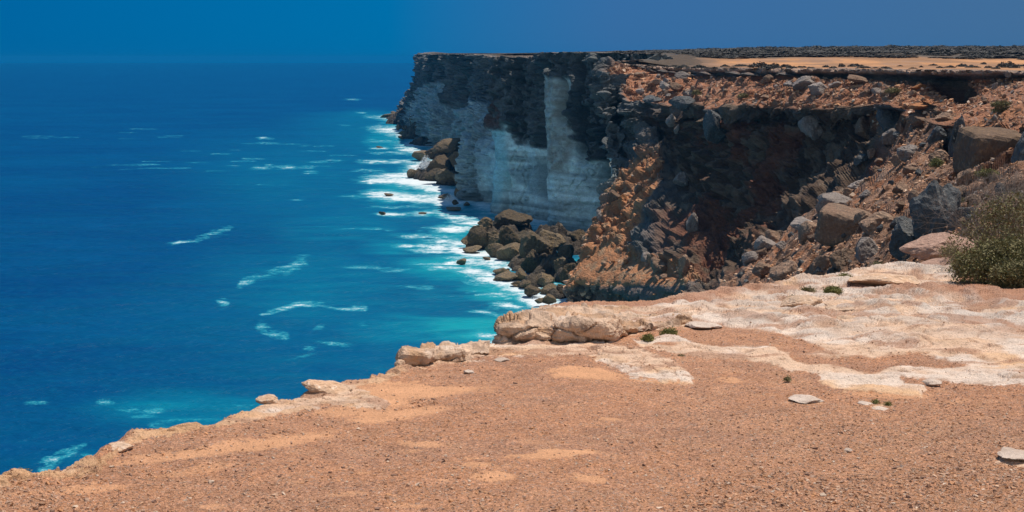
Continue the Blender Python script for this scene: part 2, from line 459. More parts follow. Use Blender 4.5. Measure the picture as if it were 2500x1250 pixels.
# make sure it steps to the land side (right / beyond)
for k in range(len(lip)):
    if inl[k, 0] + 0.3 * inl[k, 1] < lip[k, 0] + 0.3 * lip[k, 1]:
        inl[k, :2] = lip[k, :2] + np.array([0.8, 0.6]) * stepw[k]
inl[:, 2] = plateau_z(inl[:, 0], inl[:, 1]) - 0.3
NET = np.concatenate([inl[:, None], COLS], 1)    # [C, 12, 3]

def resample(NET, step_u, step_v, vmin=3, umin=2):
    px, py = proj(NET)
    du = np.hypot(np.diff(px, axis=0), np.diff(py, axis=0)).max(1)
    dv = np.percentile(np.hypot(np.diff(px, axis=1), np.diff(py, axis=1)), 75, axis=0)
    su = [0.0]
    for k, d in enumerate(du):
        n = max(umin, int(d / step_u)); su += list(k + (np.arange(n) + 1) / n)
    sv = [0.0]
    for k, d in enumerate(dv):
        n = max(vmin, int(d / step_v)); sv += list(k + (np.arange(n) + 1) / n)
    su, sv = np.array(su), np.array(sv)
    def itp(A, s, smooth=True):                  # along axis 0; monotone-ish Catmull-Rom
        i = np.clip(s.astype(int), 0, len(A) - 2); t = (s - i)[:, None, None]
        if not smooth: return A[i] * (1 - t) + A[i + 1] * t
        m = np.zeros_like(A); d = np.diff(A, axis=0)
        a, b = d[:-1], d[1:]
        m[1:-1] = np.where(a * b > 0, 2 * a * b / (a + b + np.where(a * b > 0, 0, 1)), 0)   # harmonic mean: no overshoot
        m[0], m[-1] = d[0], d[-1]
        t2, t3 = t * t, t * t * t
        return (2*t3 - 3*t2 + 1) * A[i] + (t3 - 2*t2 + t) * m[i] + (-2*t3 + 3*t2) * A[i+1] + (t3 - t2) * m[i+1]
    G = itp(NET, su)
    G = itp(G.transpose(1, 0, 2), sv).transpose(1, 0, 2)
    return G, su, sv
def normals(G, toward=(0, 0, 60.)):
    a = np.gradient(G, axis=0); b = np.gradient(G, axis=1)
    n = np.cross(a, b); n /= np.linalg.norm(n, axis=-1, keepdims=True) + 1e-9
    if (n * (np.array(toward) - G)).sum(-1).mean() < 0: n = -n
    return n
def blur_u(A, k):
    if k < 2: return A
    w = np.hanning(k + 2)[1:-1]; w /= w.sum()
    P = np.concatenate([np.repeat(A[:1], k // 2, 0), A, np.repeat(A[-1:], k - 1 - k // 2, 0)])
    out = np.zeros_like(A)
    for i, wi in enumerate(w): out += wi * P[i:i + len(A)]
    return out

G, SU, SV = resample(NET, 2.0, 2.0)
NU, NV = G.shape[:2]
print("cliff grid", NU, NV)
PX, PY = proj(G)
Nn = normals(G)
Nn = blur_u(Nn, 15); Nn = blur_u(Nn.transpose(1, 0, 2), 15).transpose(1, 0, 2)
Nn /= np.linalg.norm(Nn, axis=-1, keepdims=True) + 1e-9
vv = np.broadcast_to(SV[None, :], (NU, NV)); uu = np.broadcast_to(SU[:, None], (NU, NV))
Yd = G[..., 1]
# region weights --------------------------------------------------------------
wz = 14 * fbm(np.stack([PX / 60, PY / 60, 0 * PX], -1), 4, 5)       # a wandering edge, in px
u_near = sstep(24.2, 26.0, uu)                                       # bay side, from the promontory on
scree = u_near * sstep(3.0, 3.5, vv) * (1 - sstep(4.93, 5.0, vv))
lipband = sstep(0.5, 0.9, vv) * (1 - sstep(2.6, 3.1, vv))
plat = 1 - sstep(0.8, 1.0, vv)
spur = np.clip(pm(PX, PY, [(1590,372),(1625,400),(1600,470),(1520,600),(1580,640),(1680,640),(1730,700),(1730,735),(1560,740),(1370,760),(1375,690),(1400,640),(1440,590),(1480,500),(1530,420)], 8, wz), 0, 1) * u_near * sstep(5.5, 6.5, vv)
terr = pm(PX, PY, [(1395,650),(1480,600),(1600,650),(1690,700),(1690,725),(1600,712),(1450,700),(1390,690)], 8, wz) * u_near
rubble = pm(PX, PY, [(2120,270),(2330,290),(2480,420),(2560,400),(2700,500),(2600,800),(1700,800),(1780,680),(1880,600),(2020,500),(2180,420)], 15, wz) * u_near * sstep(5.0, 5.4, vv)
screeR = pm(PX, PY, [(2340,190),(2480,180),(2800,150),(2800,330),(2470,318),(2350,315),(2300,270)], 10, wz) * u_near
scree = np.clip(scree + screeR * sstep(2.6, 3.0, vv) * (1 - sstep(4.98, 5.05, vv)), 0, 1)
pale = pm(PX, PY, [(1178,322),(1205,318),(1240,312),(1262,345),(1332,355),(1330,300),(1326,205),(1345,190),(1398,200),(1392,290),(1404,365),(1440,392),(1480,380),(1530,400),(1530,640),(1170,640)], 7, wz * 0.6 + 9 * vnoise(np.stack([G[..., 0] / 25, G[..., 1] / 25, G[..., 2] / 1.7], -1), 15) + 6 * fbm(np.stack([PX / 7, PY / 34, 0 * PX], -1), 3, 6)) * (1 - u_near) * sstep(8.4, 8.8, uu)
midpale = pm(PX, PY, [(1030,215),(1062,205),(1075,250),(1110,262),(1130,240),(1180,255),(1186,330),(1182,520),(1120,500),(1060,390),(1000,350),(985,280)], 6, wz * 0.6) * (1 - sstep(9.2, 9.6, uu))
face = 1 - np.clip(scree + spur + rubble + plat, 0, 1)
smoothf = np.clip(pale, 0, 1)
# displacement ----------------------------------------------------------------
P = G
far = sstep(450, 1100, Yd)
sc = 1 + far * 0.8
_du = np.linalg.norm(np.gradient(G, axis=0), axis=-1); _dv = np.linalg.norm(np.gradient(G, axis=1), axis=-1)
spc = np.maximum(_du, _dv)
def fit(size): return sstep(1.6, 4.5, size / (spc + 1e-6))      # relief finer than the mesh can carry is left out
def w_(s, zs=1.0, seed=0): return worley((P + 0.12 * s * wv) / (np.array([s, s, s * zs])), seed)
wv = np.stack([fbm(P / 3.0, 2, 8), fbm(P / 3.0, 2, 9), fbm(P / 3.0, 2, 10)], -1) * 3
fb = fbm(P / 14.0, 3, 11) + 0.35 * fbm(P / 4, 3, 12) * fit(4)
f1, f2, c1 = w_(8.5, 1.5, 21)
blk = (c1 - 0.5) * (4.2 - 1.6 * u_near) - (1 - sstep(0.0, 0.12, f2 - f1)) * 1.1
g1, g2, c2 = w_(3.0, 0.6, 31)
blk2 = ((c2 - 0.5) * 2.0 - (1 - sstep(0.0, 0.15, g2 - g1)) * 0.6) * fit(3.0)
strata = vnoise(np.stack([P[..., 0] / 30, P[..., 1] / 30, P[..., 2] / 1.6], -1), 3) * 0.6 + vnoise(np.stack([P[..., 0] / 20, P[..., 1] / 20, P[..., 2] / 0.6], -1), 4) * 0.25
fine = fbm(P / 2.4, 3, 41) * fit(2.4)
rg = ridged(P / 10.0, 3, 51) * fit(5)
cob = np.sqrt(np.clip(1 - (g1 / 0.62) ** 2, 0, 1)) * fit(3.0)
h1, h2, c3 = worley(P / 1.15, 61)
cob2 = np.sqrt(np.clip(1 - (h1 / 0.62) ** 2, 0, 1)) * (0.3 + c3) * fit(1.15)
k1, k2, c4 = worley(P / np.array([5.6, 5.6, 4.6]) + 0.25 * wv, 71)
cob3 = np.clip(1 - (k1 / 0.8) ** 3, 0, 1) * (0.15 + 1.3 * c4)
bench = fbm(np.stack([P[..., 0] / 9, P[..., 1] / 9, P[..., 2] / 3.2], -1), 3, 75)
sep5 = np.clip(vv - 5, 0, 10)
lam = ridged(np.stack([P[..., 0] / 5.5, P[..., 1] / 5.5, P[..., 2] / 1.5], -1) + 0.25 * wv, 4, 53) * fit(1.8)
lam2 = ridged(np.stack([P[..., 0] / 2.2, P[..., 1] / 2.2, P[..., 2] / 0.7], -1) + 0.25 * wv, 2, 54) * fit(1.1)
d = np.zeros(Yd.shape)
amp = 0.5 + 0.5 * sstep(120, 330, Yd)
d += face * (1 - smoothf) * (fb * 3.4 + blk * (0.85 - 0.45 * u_near) + blk2 * (0.85 - 0.5 * u_near) + fine * 1.2 + strata * (0.6 + 0.6 * u_near) + rg * 1.5 + u_near * (lam * 1.5 + lam2 * 0.5) + (2.6 - 0.4 * u_near) * sstep(0.05, 0.45, bench) * sstep(1.2, 3, sep5 * 40 + 3)) * sc * amp * (0.75 + 0.25 * u_near)
q1, q2, qc = worley(np.stack([P[..., 0] / 13 + 0.2 * wv[..., 0], P[..., 1] / 22 + 0.2 * wv[..., 1], P[..., 2] / 90], -1), 77)
d += face * (1 - u_near) * ((qc - 0.5) * 3.5 - (1 - sstep(0, 0.12, q2 - q1)) * 2.2) * (1 - 0.8 * smoothf)
d += face * smoothf * (fb * 1.5 + strata * 0.5 + fine * 0.3 + (c1 - 0.5) * 0.5)
clf = 0
for (cx_, w_px, y0_, y1_, dp) in [(1186, 7, 150, 520, 5.0), (1326, 6, 150, 560, 6.5), (1262, 5, 150, 330, 3.0), (1418, 6, 140, 400, 3.5), (1478, 9, 130, 560, 5.0), (1120, 5, 135, 260, 6.0), (1068, 5, 150, 360, 8.0), (1236, 4, 420, 540, 1.5), (1384, 5, 150, 300, 2.5), (1090, 4, 140, 300, 4.0), (1150, 5, 140, 330, 5.0)]:
    cxw = cx_ + 3 * fbm(np.stack([0 * PX, PY / 40, 0 * PX + cx_], -1), 2, 14)
    clf = clf + dp * np.exp(-((PX - cxw) / (w_px * 1.4)) ** 2) * sstep(y0_ - 10, y0_ + 15, PY) * sstep(y1_ + 12, y1_ - 12, PY)
d -= (1 - sstep(18.6, 19.6, uu)) * face * clf * 1.9
pil = np.exp(-((PX - 1362) / 26) ** 2) * sstep(150, 200, PY); d += (1 - u_near) * face * (pil * 3.0 - np.exp(-((PX - 1335) / 6) ** 2) * 1.5 * sstep(200, 260, PY))
d += scree * (1 - plat) * (fb * 0.9 + fine * 0.5 + cob2 * 0.55 * (c3 > 0.5) + cob * 1.0 * (c2 > 0.74))
d += spur * (fb * 2.0 + fine * 1.3 + rg * 1.6 + cob2 * 0.5 + cob * 0.5 * (c2 > 0.7) + blk2 * 0.8) * (1 - 0.85 * terr)
d += rubble * (fb * 1.8 + cob3 * 1.7 * amp + cob * 0.5 + cob2 * 0.3 + fine * 0.7 + rg * 0.8 + blk2 * 0.3 * amp) * (1 - scree)
d *= 1.0
hollow = u_near * sstep(0, 0.6, ell(PX, PY, 2325, 212, 62, 34, 25)) * 5.0 + u_near * sstep(0, 0.6, ell(PX, PY, 2318, 365, 22, 62, 8)) * 5.0
d -= hollow
# the lip line wanders and its cap breaks into slabs
lipn = (fbm(np.stack([P[..., 0] / 5, P[..., 1] / 5, 0 * P[..., 0]], -1), 4, 81) * 1.6) * np.clip(Yd / 320, 0.4, 1.6)
Hn = Nn.copy(); Hn[..., 2] = 0; Hn /= np.linalg.norm(Hn, axis=-1, keepdims=True) + 1e-6
rw0 = (rubble * (1 - scree))[..., None]; Nd = Nn * (1 - rw0) + np.array([0, -0.25, 0.97]) * rw0
D = Nd * (d * (1 - lipband))[..., None] + Hn * ((lipn + 0.7 * blk2 * np.clip(Yd / 320, 0.3, 1.2) + 1.1 * strata + 0.9 * fine - 1.5 * sstep(0.1, 0.5, fbm(P / np.array([6, 6, 2.0]), 3, 94)) * sstep(1.4, 2.6, vv)) * lipband)[..., None]
wsm = (sstep(0.3, 0.7, spc) * u_near)[..., None]
D = D * (1 - wsm) + blur_u(D, 6) * wsm
D[..., 2] += plat * fbm(P / 5, 3, 91) * 0.15 + lipband * fbm(P / 1.5, 3, 92) * 0.25
# ledge rim (row 5): overhanging broken edge
rim = u_near * np.exp(-((vv - 5.0) / 0.16) ** 2) * (1 - rubble)
rimw = u_near * np.exp(-((vv - 5.0) / 0.45) ** 2) * (1 - rubble)
D += Hn * (rim * (fbm(P / 2.5, 3, 95) * 2.6 + 0.3) + rimw * fbm(P / np.array([9, 9, 40]), 3, 96) * 2.6)[..., None]
D[..., 2] += rimw * fbm(np.stack([P[..., 0] / 7, P[..., 1] / 7, 0 * P[..., 0]], -1), 4, 97) * 1.5
# terrace front: fluted
Pd = G + D
# colours ---------------------------------------------------------------------
lay0 = 0.5 + 0.5 * vnoise(np.stack([P[..., 0] / 60, P[..., 1] / 60, P[..., 2] / 2.2], -1), 6); n_lo = fbm(P / 11, 4, 101) * 0.5 + 0.5; n_hi = fbm(P / 2.0, 3, 111) * 0.5 + 0.5
col = np.zeros((NU, NV, 3)) + np.array([0.15, 0.155, 0.15])
col = mixc(col, (0.22, 0.205, 0.19), sstep(0.5, 0.75, n_hi) * (0.2 + 0.4 * u_near))
col = mixc(col, (0.23, 0.235, 0.225), sstep(0.42, 0.7, fbm(P / np.array([7, 7, 18]), 4, 103) * 0.5 + 0.5) * 0.6 * (1 - u_near))
col = mixc(col, (0.07, 0.09, 0.095), sstep(0.45, 0.75, n_lo) * 0.6 * (1 - u_near))  # teal cast of the shade put into the far rock's colour
brown = sstep(1560, 1680, PX) * sstep(200, 260, PY) * (1 - scree)
col = mixc(col, (0.115, 0.076, 0.052), brown)
col = mixc(col, (0.235, 0.17, 0.12), brown * sstep(0.55, 0.8, c2) * 0.8)
col = mixc(col, (0.22, 0.09, 0.052), brown * sstep(0.5, 0.62, n_lo) * 0.8)
col = mixc(col, (0.36, 0.44, 0.45), np.clip(midpale, 0, 1) * (0.75 + 0.25 * sstep(0.3, 0.6, lay0)))
lay = 0.5 + 0.5 * vnoise(np.stack([P[..., 0] / 60, P[..., 1] / 60, P[..., 2] / 1.1], -1), 7)
bedl = sstep(0.35, 0.6, vnoise(np.stack([P[..., 0] / 50, P[..., 1] / 50, P[..., 2] / 1.5], -1), 16))
pc = np.array([0.66, 0.80, 0.78]) * (0.72 + 0.36 * lay[..., None]) * (1 - 0.30 * bedl[..., None]) * (0.85 + 0.3 * n_hi[..., None])  # pale beds, with the teal of the shade mixed into their colour
tan_ = pm(PX, PY, [(1325,190),(1398,190),(1400,330),(1385,420),(1345,420),(1332,330)], 8, wz)
pc = mixc(pc, (0.30, 0.285, 0.245), tan_ * 0.9 * (0.6 + 0.4 * sstep(0.4, 0.6, n_hi)))
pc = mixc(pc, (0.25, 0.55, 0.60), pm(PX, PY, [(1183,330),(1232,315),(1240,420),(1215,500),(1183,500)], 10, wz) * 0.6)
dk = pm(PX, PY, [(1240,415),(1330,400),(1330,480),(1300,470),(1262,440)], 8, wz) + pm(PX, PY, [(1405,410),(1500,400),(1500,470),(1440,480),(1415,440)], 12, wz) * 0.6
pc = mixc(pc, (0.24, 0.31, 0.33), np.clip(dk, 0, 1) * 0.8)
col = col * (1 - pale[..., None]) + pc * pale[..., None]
red = pm(PX, PY, [(1196,230),(1210,250),(1232,290),(1225,312),(1185,318),(1184,260)], 5, wz * 0.4)
col = mixc(col, (0.20, 0.095, 0.07), red * 0.75 * sstep(0.3, 0.6, n_hi) * (1 - u_near))
stain = np.clip(ell(PX, PY, 1245, 175, 60, 20), 0, 1)
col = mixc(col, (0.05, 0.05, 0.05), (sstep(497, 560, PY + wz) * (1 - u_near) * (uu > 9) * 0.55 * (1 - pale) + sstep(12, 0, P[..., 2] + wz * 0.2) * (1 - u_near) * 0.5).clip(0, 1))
sc_c = np.array([0.44, 0.205, 0.115]) * (0.8 + 0.4 * n_lo[..., None])
sc_c = mixc(sc_c, (0.36, 0.27, 0.22), sstep(0.55, 0.75, c3) * (1 - sstep(0.25, 0.5, h1)) * 0.8)
sc_c = mixc(sc_c, (0.40, 0.18, 0.08), sstep(0.5, 0.65, n_lo) * sstep(2150, 2300, PX) * 0.6)
col = col * (1 - scree[..., None]) + sc_c * scree[..., None]
sp_c = np.array([0.50, 0.235, 0.115]) * (0.75 + 0.5 * n_lo[..., None])
sp_c = mixc(sp_c, (0.40, 0.27, 0.165), sstep(0.5, 0.68, n_hi) * 0.8)
sp_c = mixc(sp_c, (0.16, 0.15, 0.14), sstep(694, 702, PY + wz * 0.3) * 0.85)
col = col * (1 - spur[..., None]) + sp_c * spur[..., None]
ru_c = np.array([0.34, 0.20, 0.13]) * (0.65 + 0.7 * c4[..., None])
ru_c = mixc(ru_c, (0.46, 0.205, 0.105), sstep(0.45, 0.7, k1) * 0.8)
ru_c = mixc(ru_c, (0.17, 0.155, 0.14), sstep(0.7, 0.8, c2) * 0.4)
rw = rubble * (1 - scree)
col = col * (1 - rw[..., None]) + ru_c * rw[..., None]
lip_c = np.array([0.50, 0.34, 0.25]) * (0.7 + 0.5 * n_hi[..., None])
lw = sstep(0.86, 0.97, vv) * (1 - sstep(2.0, 2.4, vv))
lip_c = mixc(lip_c, (0.13, 0.10, 0.075), sstep(1.0, 0.97, vv) * pm(PX, PY, [(1490,120),(1760,120),(1760,170),(1490,170)], 30))
col = col * (1 - lw[..., None]) + lip_c * lw[..., None]
pl_c0 = None
pl_c = mixc(np.zeros(col.shape) + np.array([0.42, 0.23, 0.12]), (0.12, 0.10, 0.08), sstep(440, 600, Yd) * 0.85)
pl_c = mixc(pl_c, (0.10, 0.08, 0.06), (1 - sstep(1680, 1800, PX)) * 0.92)
pw = 1 - sstep(0.55, 0.95, vv)
col = col * (1 - pw[..., None]) + pl_c * pw[..., None]
stainb = sstep(5.0, 5.06, vv) * (1 - sstep(5.06, 5.6, vv)) * u_near * (1 - rubble)
col = mixc(col, (0.17, 0.17, 0.165), stainb * sstep(0.4, 0.6, n_lo))
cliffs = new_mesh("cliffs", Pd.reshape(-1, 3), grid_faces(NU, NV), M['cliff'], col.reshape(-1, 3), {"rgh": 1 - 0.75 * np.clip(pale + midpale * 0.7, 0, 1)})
tag(cliffs, kind='structure')

# ----------------------------------------------------------------------------
# plateau: flat scrub plain running inland behind the lip
# ----------------------------------------------------------------------------
land = [tuple(p) for p in lip[1:, :2]] + [(900, 60), (40000, 60), (40000, 60000), (lip[1, 0] + 9000, 60000), (2200, 9000), (500, 3000), (60, 1900)]
pxs = np.concatenate([np.arange(950, 2900, 4.0), np.linspace(2900, 9000, 60)])
ys = 160 * (60000 / 160.) ** (np.linspace(0, 1, 420) ** 1.6)
XX = (pxs[:, None] - 1250) / F * ys[None, :] * 1.01; YY = np.broadcast_to(ys[None, :], XX.shape)
ZZ = plateau_z(XX, YY) + 0.5 * fbm(np.stack([XX / 60, YY / 60, 0 * XX], -1), 3, 201) * sstep(350, 600, YY)
sd = sdist(XX, YY, land)
keep = sd > np.clip(YY * 0.012, 2.5, 16)
ZZ = ZZ - 0.25
Fp = grid_faces(*XX.shape)
kf = keep.ravel()[Fp].all(1)
pxp = pxs[:, None] + 0 * XX; _, pyp = proj(np.stack([XX, YY, ZZ], -1))
nl = fbm(np.stack([XX / 12, YY / 30, 0 * XX], -1), 4, 211) * 0.5 + 0.5
sandw = (1 - sstep(462, 484, YY + (nl - 0.5) * 40))
pcol = np.zeros(XX.shape + (3,)) + np.array([0.10, 0.08, 0.06])
pcol = mixc(pcol, (0.47, 0.235, 0.105), sandw * (0.55 + 0.45 * sstep(0.4, 0.6, nl)))
pcol = mixc(pcol, (0.10, 0.08, 0.06), sandw * (1 - sstep(1660, 1800, pxp)) * 0.92)
pcol = mixc(pcol, (0.28, 0.17, 0.11), sandw * sstep(0.52, 0.62, fbm(np.stack([XX / 6, YY / 14, 0 * XX], -1), 3, 213) * 0.5 + 0.5) * 0.6)
plateau = new_mesh("plateau", np.stack([XX, YY, ZZ], -1).reshape(-1, 3), Fp[kf], M['plateau'], pcol.reshape(-1, 3), smooth=True)
tag(plateau, kind='structure')

# ----------------------------------------------------------------------------
# sea
# ----------------------------------------------------------------------------
def sea_material():
    t = NT("sea_water")
    v = t.coord(); vs = t.coord((1.0, 0.8, 1))
    n_big = t.noise(t.coord((0.006, 0.012, 1)), 1.0, 4, 0.6)
    n_mid = t.noise(t.coord((0.05, 0.11, 1)), 1.0, 5, 0.6)
    n_f = t.noise(vs, 0.45, 5, 0.65)
    n_ff = t.noise(vs, 2.2, 4, 0.6)
    teal = t.attr("teal"); foam = t.attr("foam"); far_ = t.attr("faraway")
    tt = t.math('ADD', teal, t.math('MULTIPLY', t.math('SUBTRACT', n_mid, 0.5), t.map(teal, 0.05, 0.5, 0.15, 0.9)), True)
    deep = t.mix(t.map(n_big, 0.35, 0.68), (0.001, 0.046, 0.155), (0.001, 0.068, 0.19))
    deep = t.mix(t.map(n_mid, 0.35, 0.68, 0, 0.5), deep, (0.001, 0.045, 0.13))
    deep = t.mix(t.map(n_f, 0.45, 0.72, 0, 0.35), deep, (0.002, 0.11, 0.235))
    c = t.mix(t.map(tt, 0.0, 0.5, 0, 1, False), deep, (0.002, 0.155, 0.26))
    c = t.mix(t.map(tt, 0.45, 1.0, 0, 1, False), c, (0.006, 0.30, 0.36))
    nn = t.math('ADD', t.math('MULTIPLY', n_f, 0.55), t.math('MULTIPLY', n_ff, 0.45))
    stre = t.noise(t.coord((0.12, 0.16, 1)), 1.0, 6, 0.72)
    nn = t.math('ADD', t.math('MULTIPLY', nn, 0.5), t.math('MULTIPLY', stre, 0.5))
    nn = t.math('ADD', t.math('MULTIPLY', nn, 4.6), -1.8)
    ff = t.map(t.math('ADD', t.math('MULTIPLY', foam, 0.66), nn), 0.80, 1.55, 0, 0.95)
    ff = t.math('MULTIPLY', ff, t.map(foam, 0.0, 0.12))
    halo = t.map(t.math('ADD', t.math('MULTIPLY', foam, 0.62), nn), 0.40, 1.0, 0, 0.7)
    halo = t.math('MULTIPLY', halo, t.map(foam, 0.0, 0.12))
    c = t.mix(halo, c, (0.03, 0.38, 0.45))
    c = t.mix(ff, c, (0.72, 0.78, 0.80))
    t.l.new(c, t.b.inputs["Base Color"])
    t.l.new(t.map(ff, 0, 1, 0.32, 0.85), t.b.inputs["Roughness"])
    t.b.inputs["IOR"].default_value = 1.333
    t.b.inputs["Specular IOR Level"].default_value = 0.18
    h1 = t.noise(t.coord((0.09, 0.22, 1)), 1.0, 6, 0.62)
    h2 = t.noise(t.coord((0.7, 1.3, 1)), 1.0, 4, 0.6)
    nb = t.bump(h1, 1.6, 1.0)
    nb = t.bump(h2, 0.30, 1.0, nb)
    t.l.new(nb, t.b.inputs["Normal"])
    return t.m
M['sea'] = sea_material()
sx = np.concatenate([np.linspace(-14000, -260, 90)[:-1], np.arange(-260, 1720, 2.6), np.linspace(1730, 3400, 40)])
sy = np.concatenate([np.linspace(154.0, 160, 30)[:-1]   # the sea dips below eye level at about 14 km
   , np.arange(160, 780, 1.9), np.arange(780, 1330, 3.0), np.linspace(1340, 6000, 30)])
ssy = Ysea(np.minimum(sy, 2600)) * np.where(sy > 2600, 0.9, 1.0)
SYY = np.broadcast_to(Ysea(np.clip(sy, 0, 2600))[None, :], (len(sx), len(sy)))
SXX = at(sx[:, None], np.clip(sy, 0, 2600)[None, :], SYY)[..., 0]
Q3 = np.stack([SXX, SYY, 0 * SXX], -1)
swell = (fbm(Q3 / np.array([60, 26, 1.]), 3, 301) * 0.7 + fbm(Q3 / np.array([14, 6, 1.]), 3, 302) * 0.35) * (1 - sstep(1500, 4000, SYY))
pxg = sx[:, None] + 0 * SXX; pyg = sy[None, :] + 0 * SXX
base_line = [tuple(p) for p in COLS[1:36, 10, :2]]
dshore = seg_dist(SXX, SYY, base_line, closed=False)
FOAM = [  # x, y, half width, half height, strength, tilt  (where the white water lies)
 (978,291,42,5,1.3,3),(962,318,44,7,1.2,4),(1000,333,44,7,1.2,8),(1012,350,38,6,1.1,0),(985,372,60,3,.8,0),(1010,367,36,6,1.1,8),(925,361,18,2,1.1,0),
 (1040,412,40,16,1.6,0),(985,430,78,10,1.4,-4),(940,441,42,6,1.3,0),(1025,446,80,13,1.6,8),(1085,466,52,8,1.4,6),(908,445,10,3,1.3,0),
 (940,477,44,7,1.6,2),(1010,484,95,9,1.3,2),(1095,490,48,14,1.5,10),(1110,500,40,8,1.2,0),(985,478,60,4,1.2,0),
 (955,524,34,4,1.3,0),(1040,521,34,4,1.0,0),(1100,522,44,6,1.1,5),(1120,534,34,5,1.0,4),(1150,545,40,8,1.3,0),(1115,557,60,7,1.1,-3),
 (990,601,26,3,1.1,0),(1065,603,44,5,1.1,2),(1110,592,60,9,1.3,5),(1150,612,58,12,1.5,8),(1080,612,60,4,.9,4),(1205,637,50,12,1.5,10),(1160,640,60,9,1.2,8),(1235,650,40,10,1.4,0),
 (1120,645,34,5,1.2,0),(1185,668,60,9,1.3,8),(1230,690,64,9,1.3,6),(1275,704,60,12,1.6,10),(1310,728,44,12,1.6,14),(1220,715,50,6,.9,2),(1100,655,50,5,.8,4),(1330,742,34,10,1.4,0),
 (650,338,24,2.5,.95,0),(655,348,30,2,.85,0),(640,411,30,3.5,.95,-4),(700,407,55,2,.85,0),(625,387,30,2,.7,0),(757,420,18,4,.8,0),(728,488,20,2.6,.98,0),(800,393,50,2,.55,0),(930,395,40,3,.8,0),
 (440,592,42,4.5,.95,-7),(545,735,16,14,.62,-40),(815,837,44,5,.98,3),(760,850,20,4,.6,0),(350,1018,36,4,.72,-3),(340,1003,62,7,.58,2),(255,983,24,8,.62,0),(600,990,30,5,.7,-6),(380,1002,30,4,.6,0),
 (130,1116,38,6,.6,-22),(110,1140,14,10,.55,-50),(215,1115,18,4,.55,0),(1215,832,22,8,.9,0),(860,243,22,2,.8,0),(885,790,14,5,.6,0),(780,800,16,7,.5,-30),(730,870,40,3,.55,-12),(880,275,16,1.5,.7,0),(840,305,20,1.5,.6,0),
 (740,626,26,6,.55,-6),(1070,645,60,3,.7,0),(900,655,40,2.5,.55,0),(960,660,30,3,.6,0),(1190,760,40,4,.6,10),(1255,745,40,5,.9,10),(1010,700,40,3,.5,0),(870,478,50,3,.4,0),(905,560,60,2,.5,0),(1185,815,36,5,.6,0),(640,450,70,2,.4,0),(90,982,30,5,.45,0),
 (935,285,34,3,.9,0),(940,310,40,3,.8,0),(930,345,30,2,.6,0),(980,395,60,3,.8,0),(900,415,30,2,.6,0),(1040,575,60,3,.7,0),(975,505,60,2,.6,0)]
foam = np.zeros(SXX.shape)
fw1 = vnoise(Q3 / 6.0, 341); fw2 = vnoise(Q3 / np.array([7, 14, 1.]), 342)
for (x, y, a, b, s, g) in FOAM:
    m_ = (np.abs(pxg - x) < a * 1.6 + 6) & (np.abs(pyg - y) < a * 0.8 + b * 2.4 + 10)
    if m_.any():
        foam[m_] = np.maximum(foam[m_], s * (sstep(-0.9, 0.8, ell(pxg[m_] + 7 * fw1[m_], pyg[m_] + 3.0 * fw2[m_], x, y, a, b * 1.15, g)) if x > 890 else sstep(-0.3, 0.9, ell(pxg[m_] + 4 * fw1[m_], pyg[m_] + 1.5 * fw2[m_], x, y, a, b, g))))
for pts, wd, s in [([(588,694),(612,684),(640,672),(672,664),(708,656),(738,640)], 5, .82), ([(643,768),(668,760),(700,752),(722,745),(760,741),(800,745),(830,750),(886,750)], 4, .95),
                   ([(638,795),(650,806),(668,815),(692,822)], 6, .8), ([(618,412),(660,406),(740,407),(765,410)], 2, .7), ([(480,585),(520,570),(560,562)], 4, .55), ([(200,1090),(150,1120),(105,1150)], 8, .45)]:
    dd = seg_dist(pxg + 6 * vnoise(Q3 / 5, 330), pyg + 5 * vnoise(Q3 / 6, 331), pts, closed=False) / wd
    foam = np.maximum(foam, s * 0.80 * sstep(2.6, 0.1, dd))
near_shore = sstep(12, 0, dshore) * (pyg > 270)
foam = np.maximum(foam, near_shore * 1.15)
wcap = sstep(0.60, 0.72, vnoise(Q3 / np.array([26, 9, 1.]), 311)) * sstep(0.15, 0.5, vnoise(Q3 / 160, 312)) * 0.35 * (1 - sstep(900, 1600, SYY))
foam = np.maximum(foam, wcap)
foam *= np.where(pxg < 860, np.where(pyg > 900, 0.70, 0.80), 1.0)
foam = np.maximum(foam, 1.0 * sstep(26, 4, dshore) * (pyg > 272) * sstep(-0.25, 0.35, vnoise(Q3 / np.array([22, 16, 1.]), 333)))
foam = np.where(pxg > 900, foam * 1.06, foam * 0.93)
swl = 0.5 + 0.5 * np.sin(SYY / 7.5 + 2.2 * vnoise(Q3 / np.array([45, 30, 1.]), 320) + SXX / 60)
foam *= 0.82 + 0.3 * swl
teal = 0.85 * sstep(34, 0, dshore) * (pyg > 262)
teal = np.maximum(teal, 0.30 * sstep(150, 20, dshore) * (pyg > 225))
for (x, y, a, b, s) in [(1180,800,300,75,1.0),(1030,800,340,80,.6),(980,600,190,70,.55),(1120,570,120,60,.8),(960,470,130,60,.7),(480,1000,420,80,.5),(640,980,120,40,.35),(1040,450,130,60,.75),(940,340,110,60,.6),(900,280,120,20,.35),
                        (1120,650,260,75,.85),(1230,710,200,50,.95),(1060,520,120,20,.6),(200,1120,120,40,.25),(760,430,460,170,.26),(800,700,480,200,.34),(1100,720,200,40,.45),(850,560,320,90,.36)]:
    teal = np.maximum(teal, s * sstep(0, 0.9, ell(pxg, pyg, x, y, a, b)))
for (x, y, a, b, s) in [(1130,765,200,9,.35),(1130,715,110,8,.5),(980,625,140,8,.4),(1120,545,60,8,.5),(1165,505,50,10,.75),(1000,505,110,10,.4),(1000,395,90,6,.4),(1120,810,60,9,.35),(1000,580,160,7,.35)]:
    teal *= 1 - s * sstep(0, 0.8, ell(pxg, pyg, x, y, a, b))
Q3[..., 2] = swell * (1 - near_shore * 0.5)
Q3[:, -30:, 2] = 0
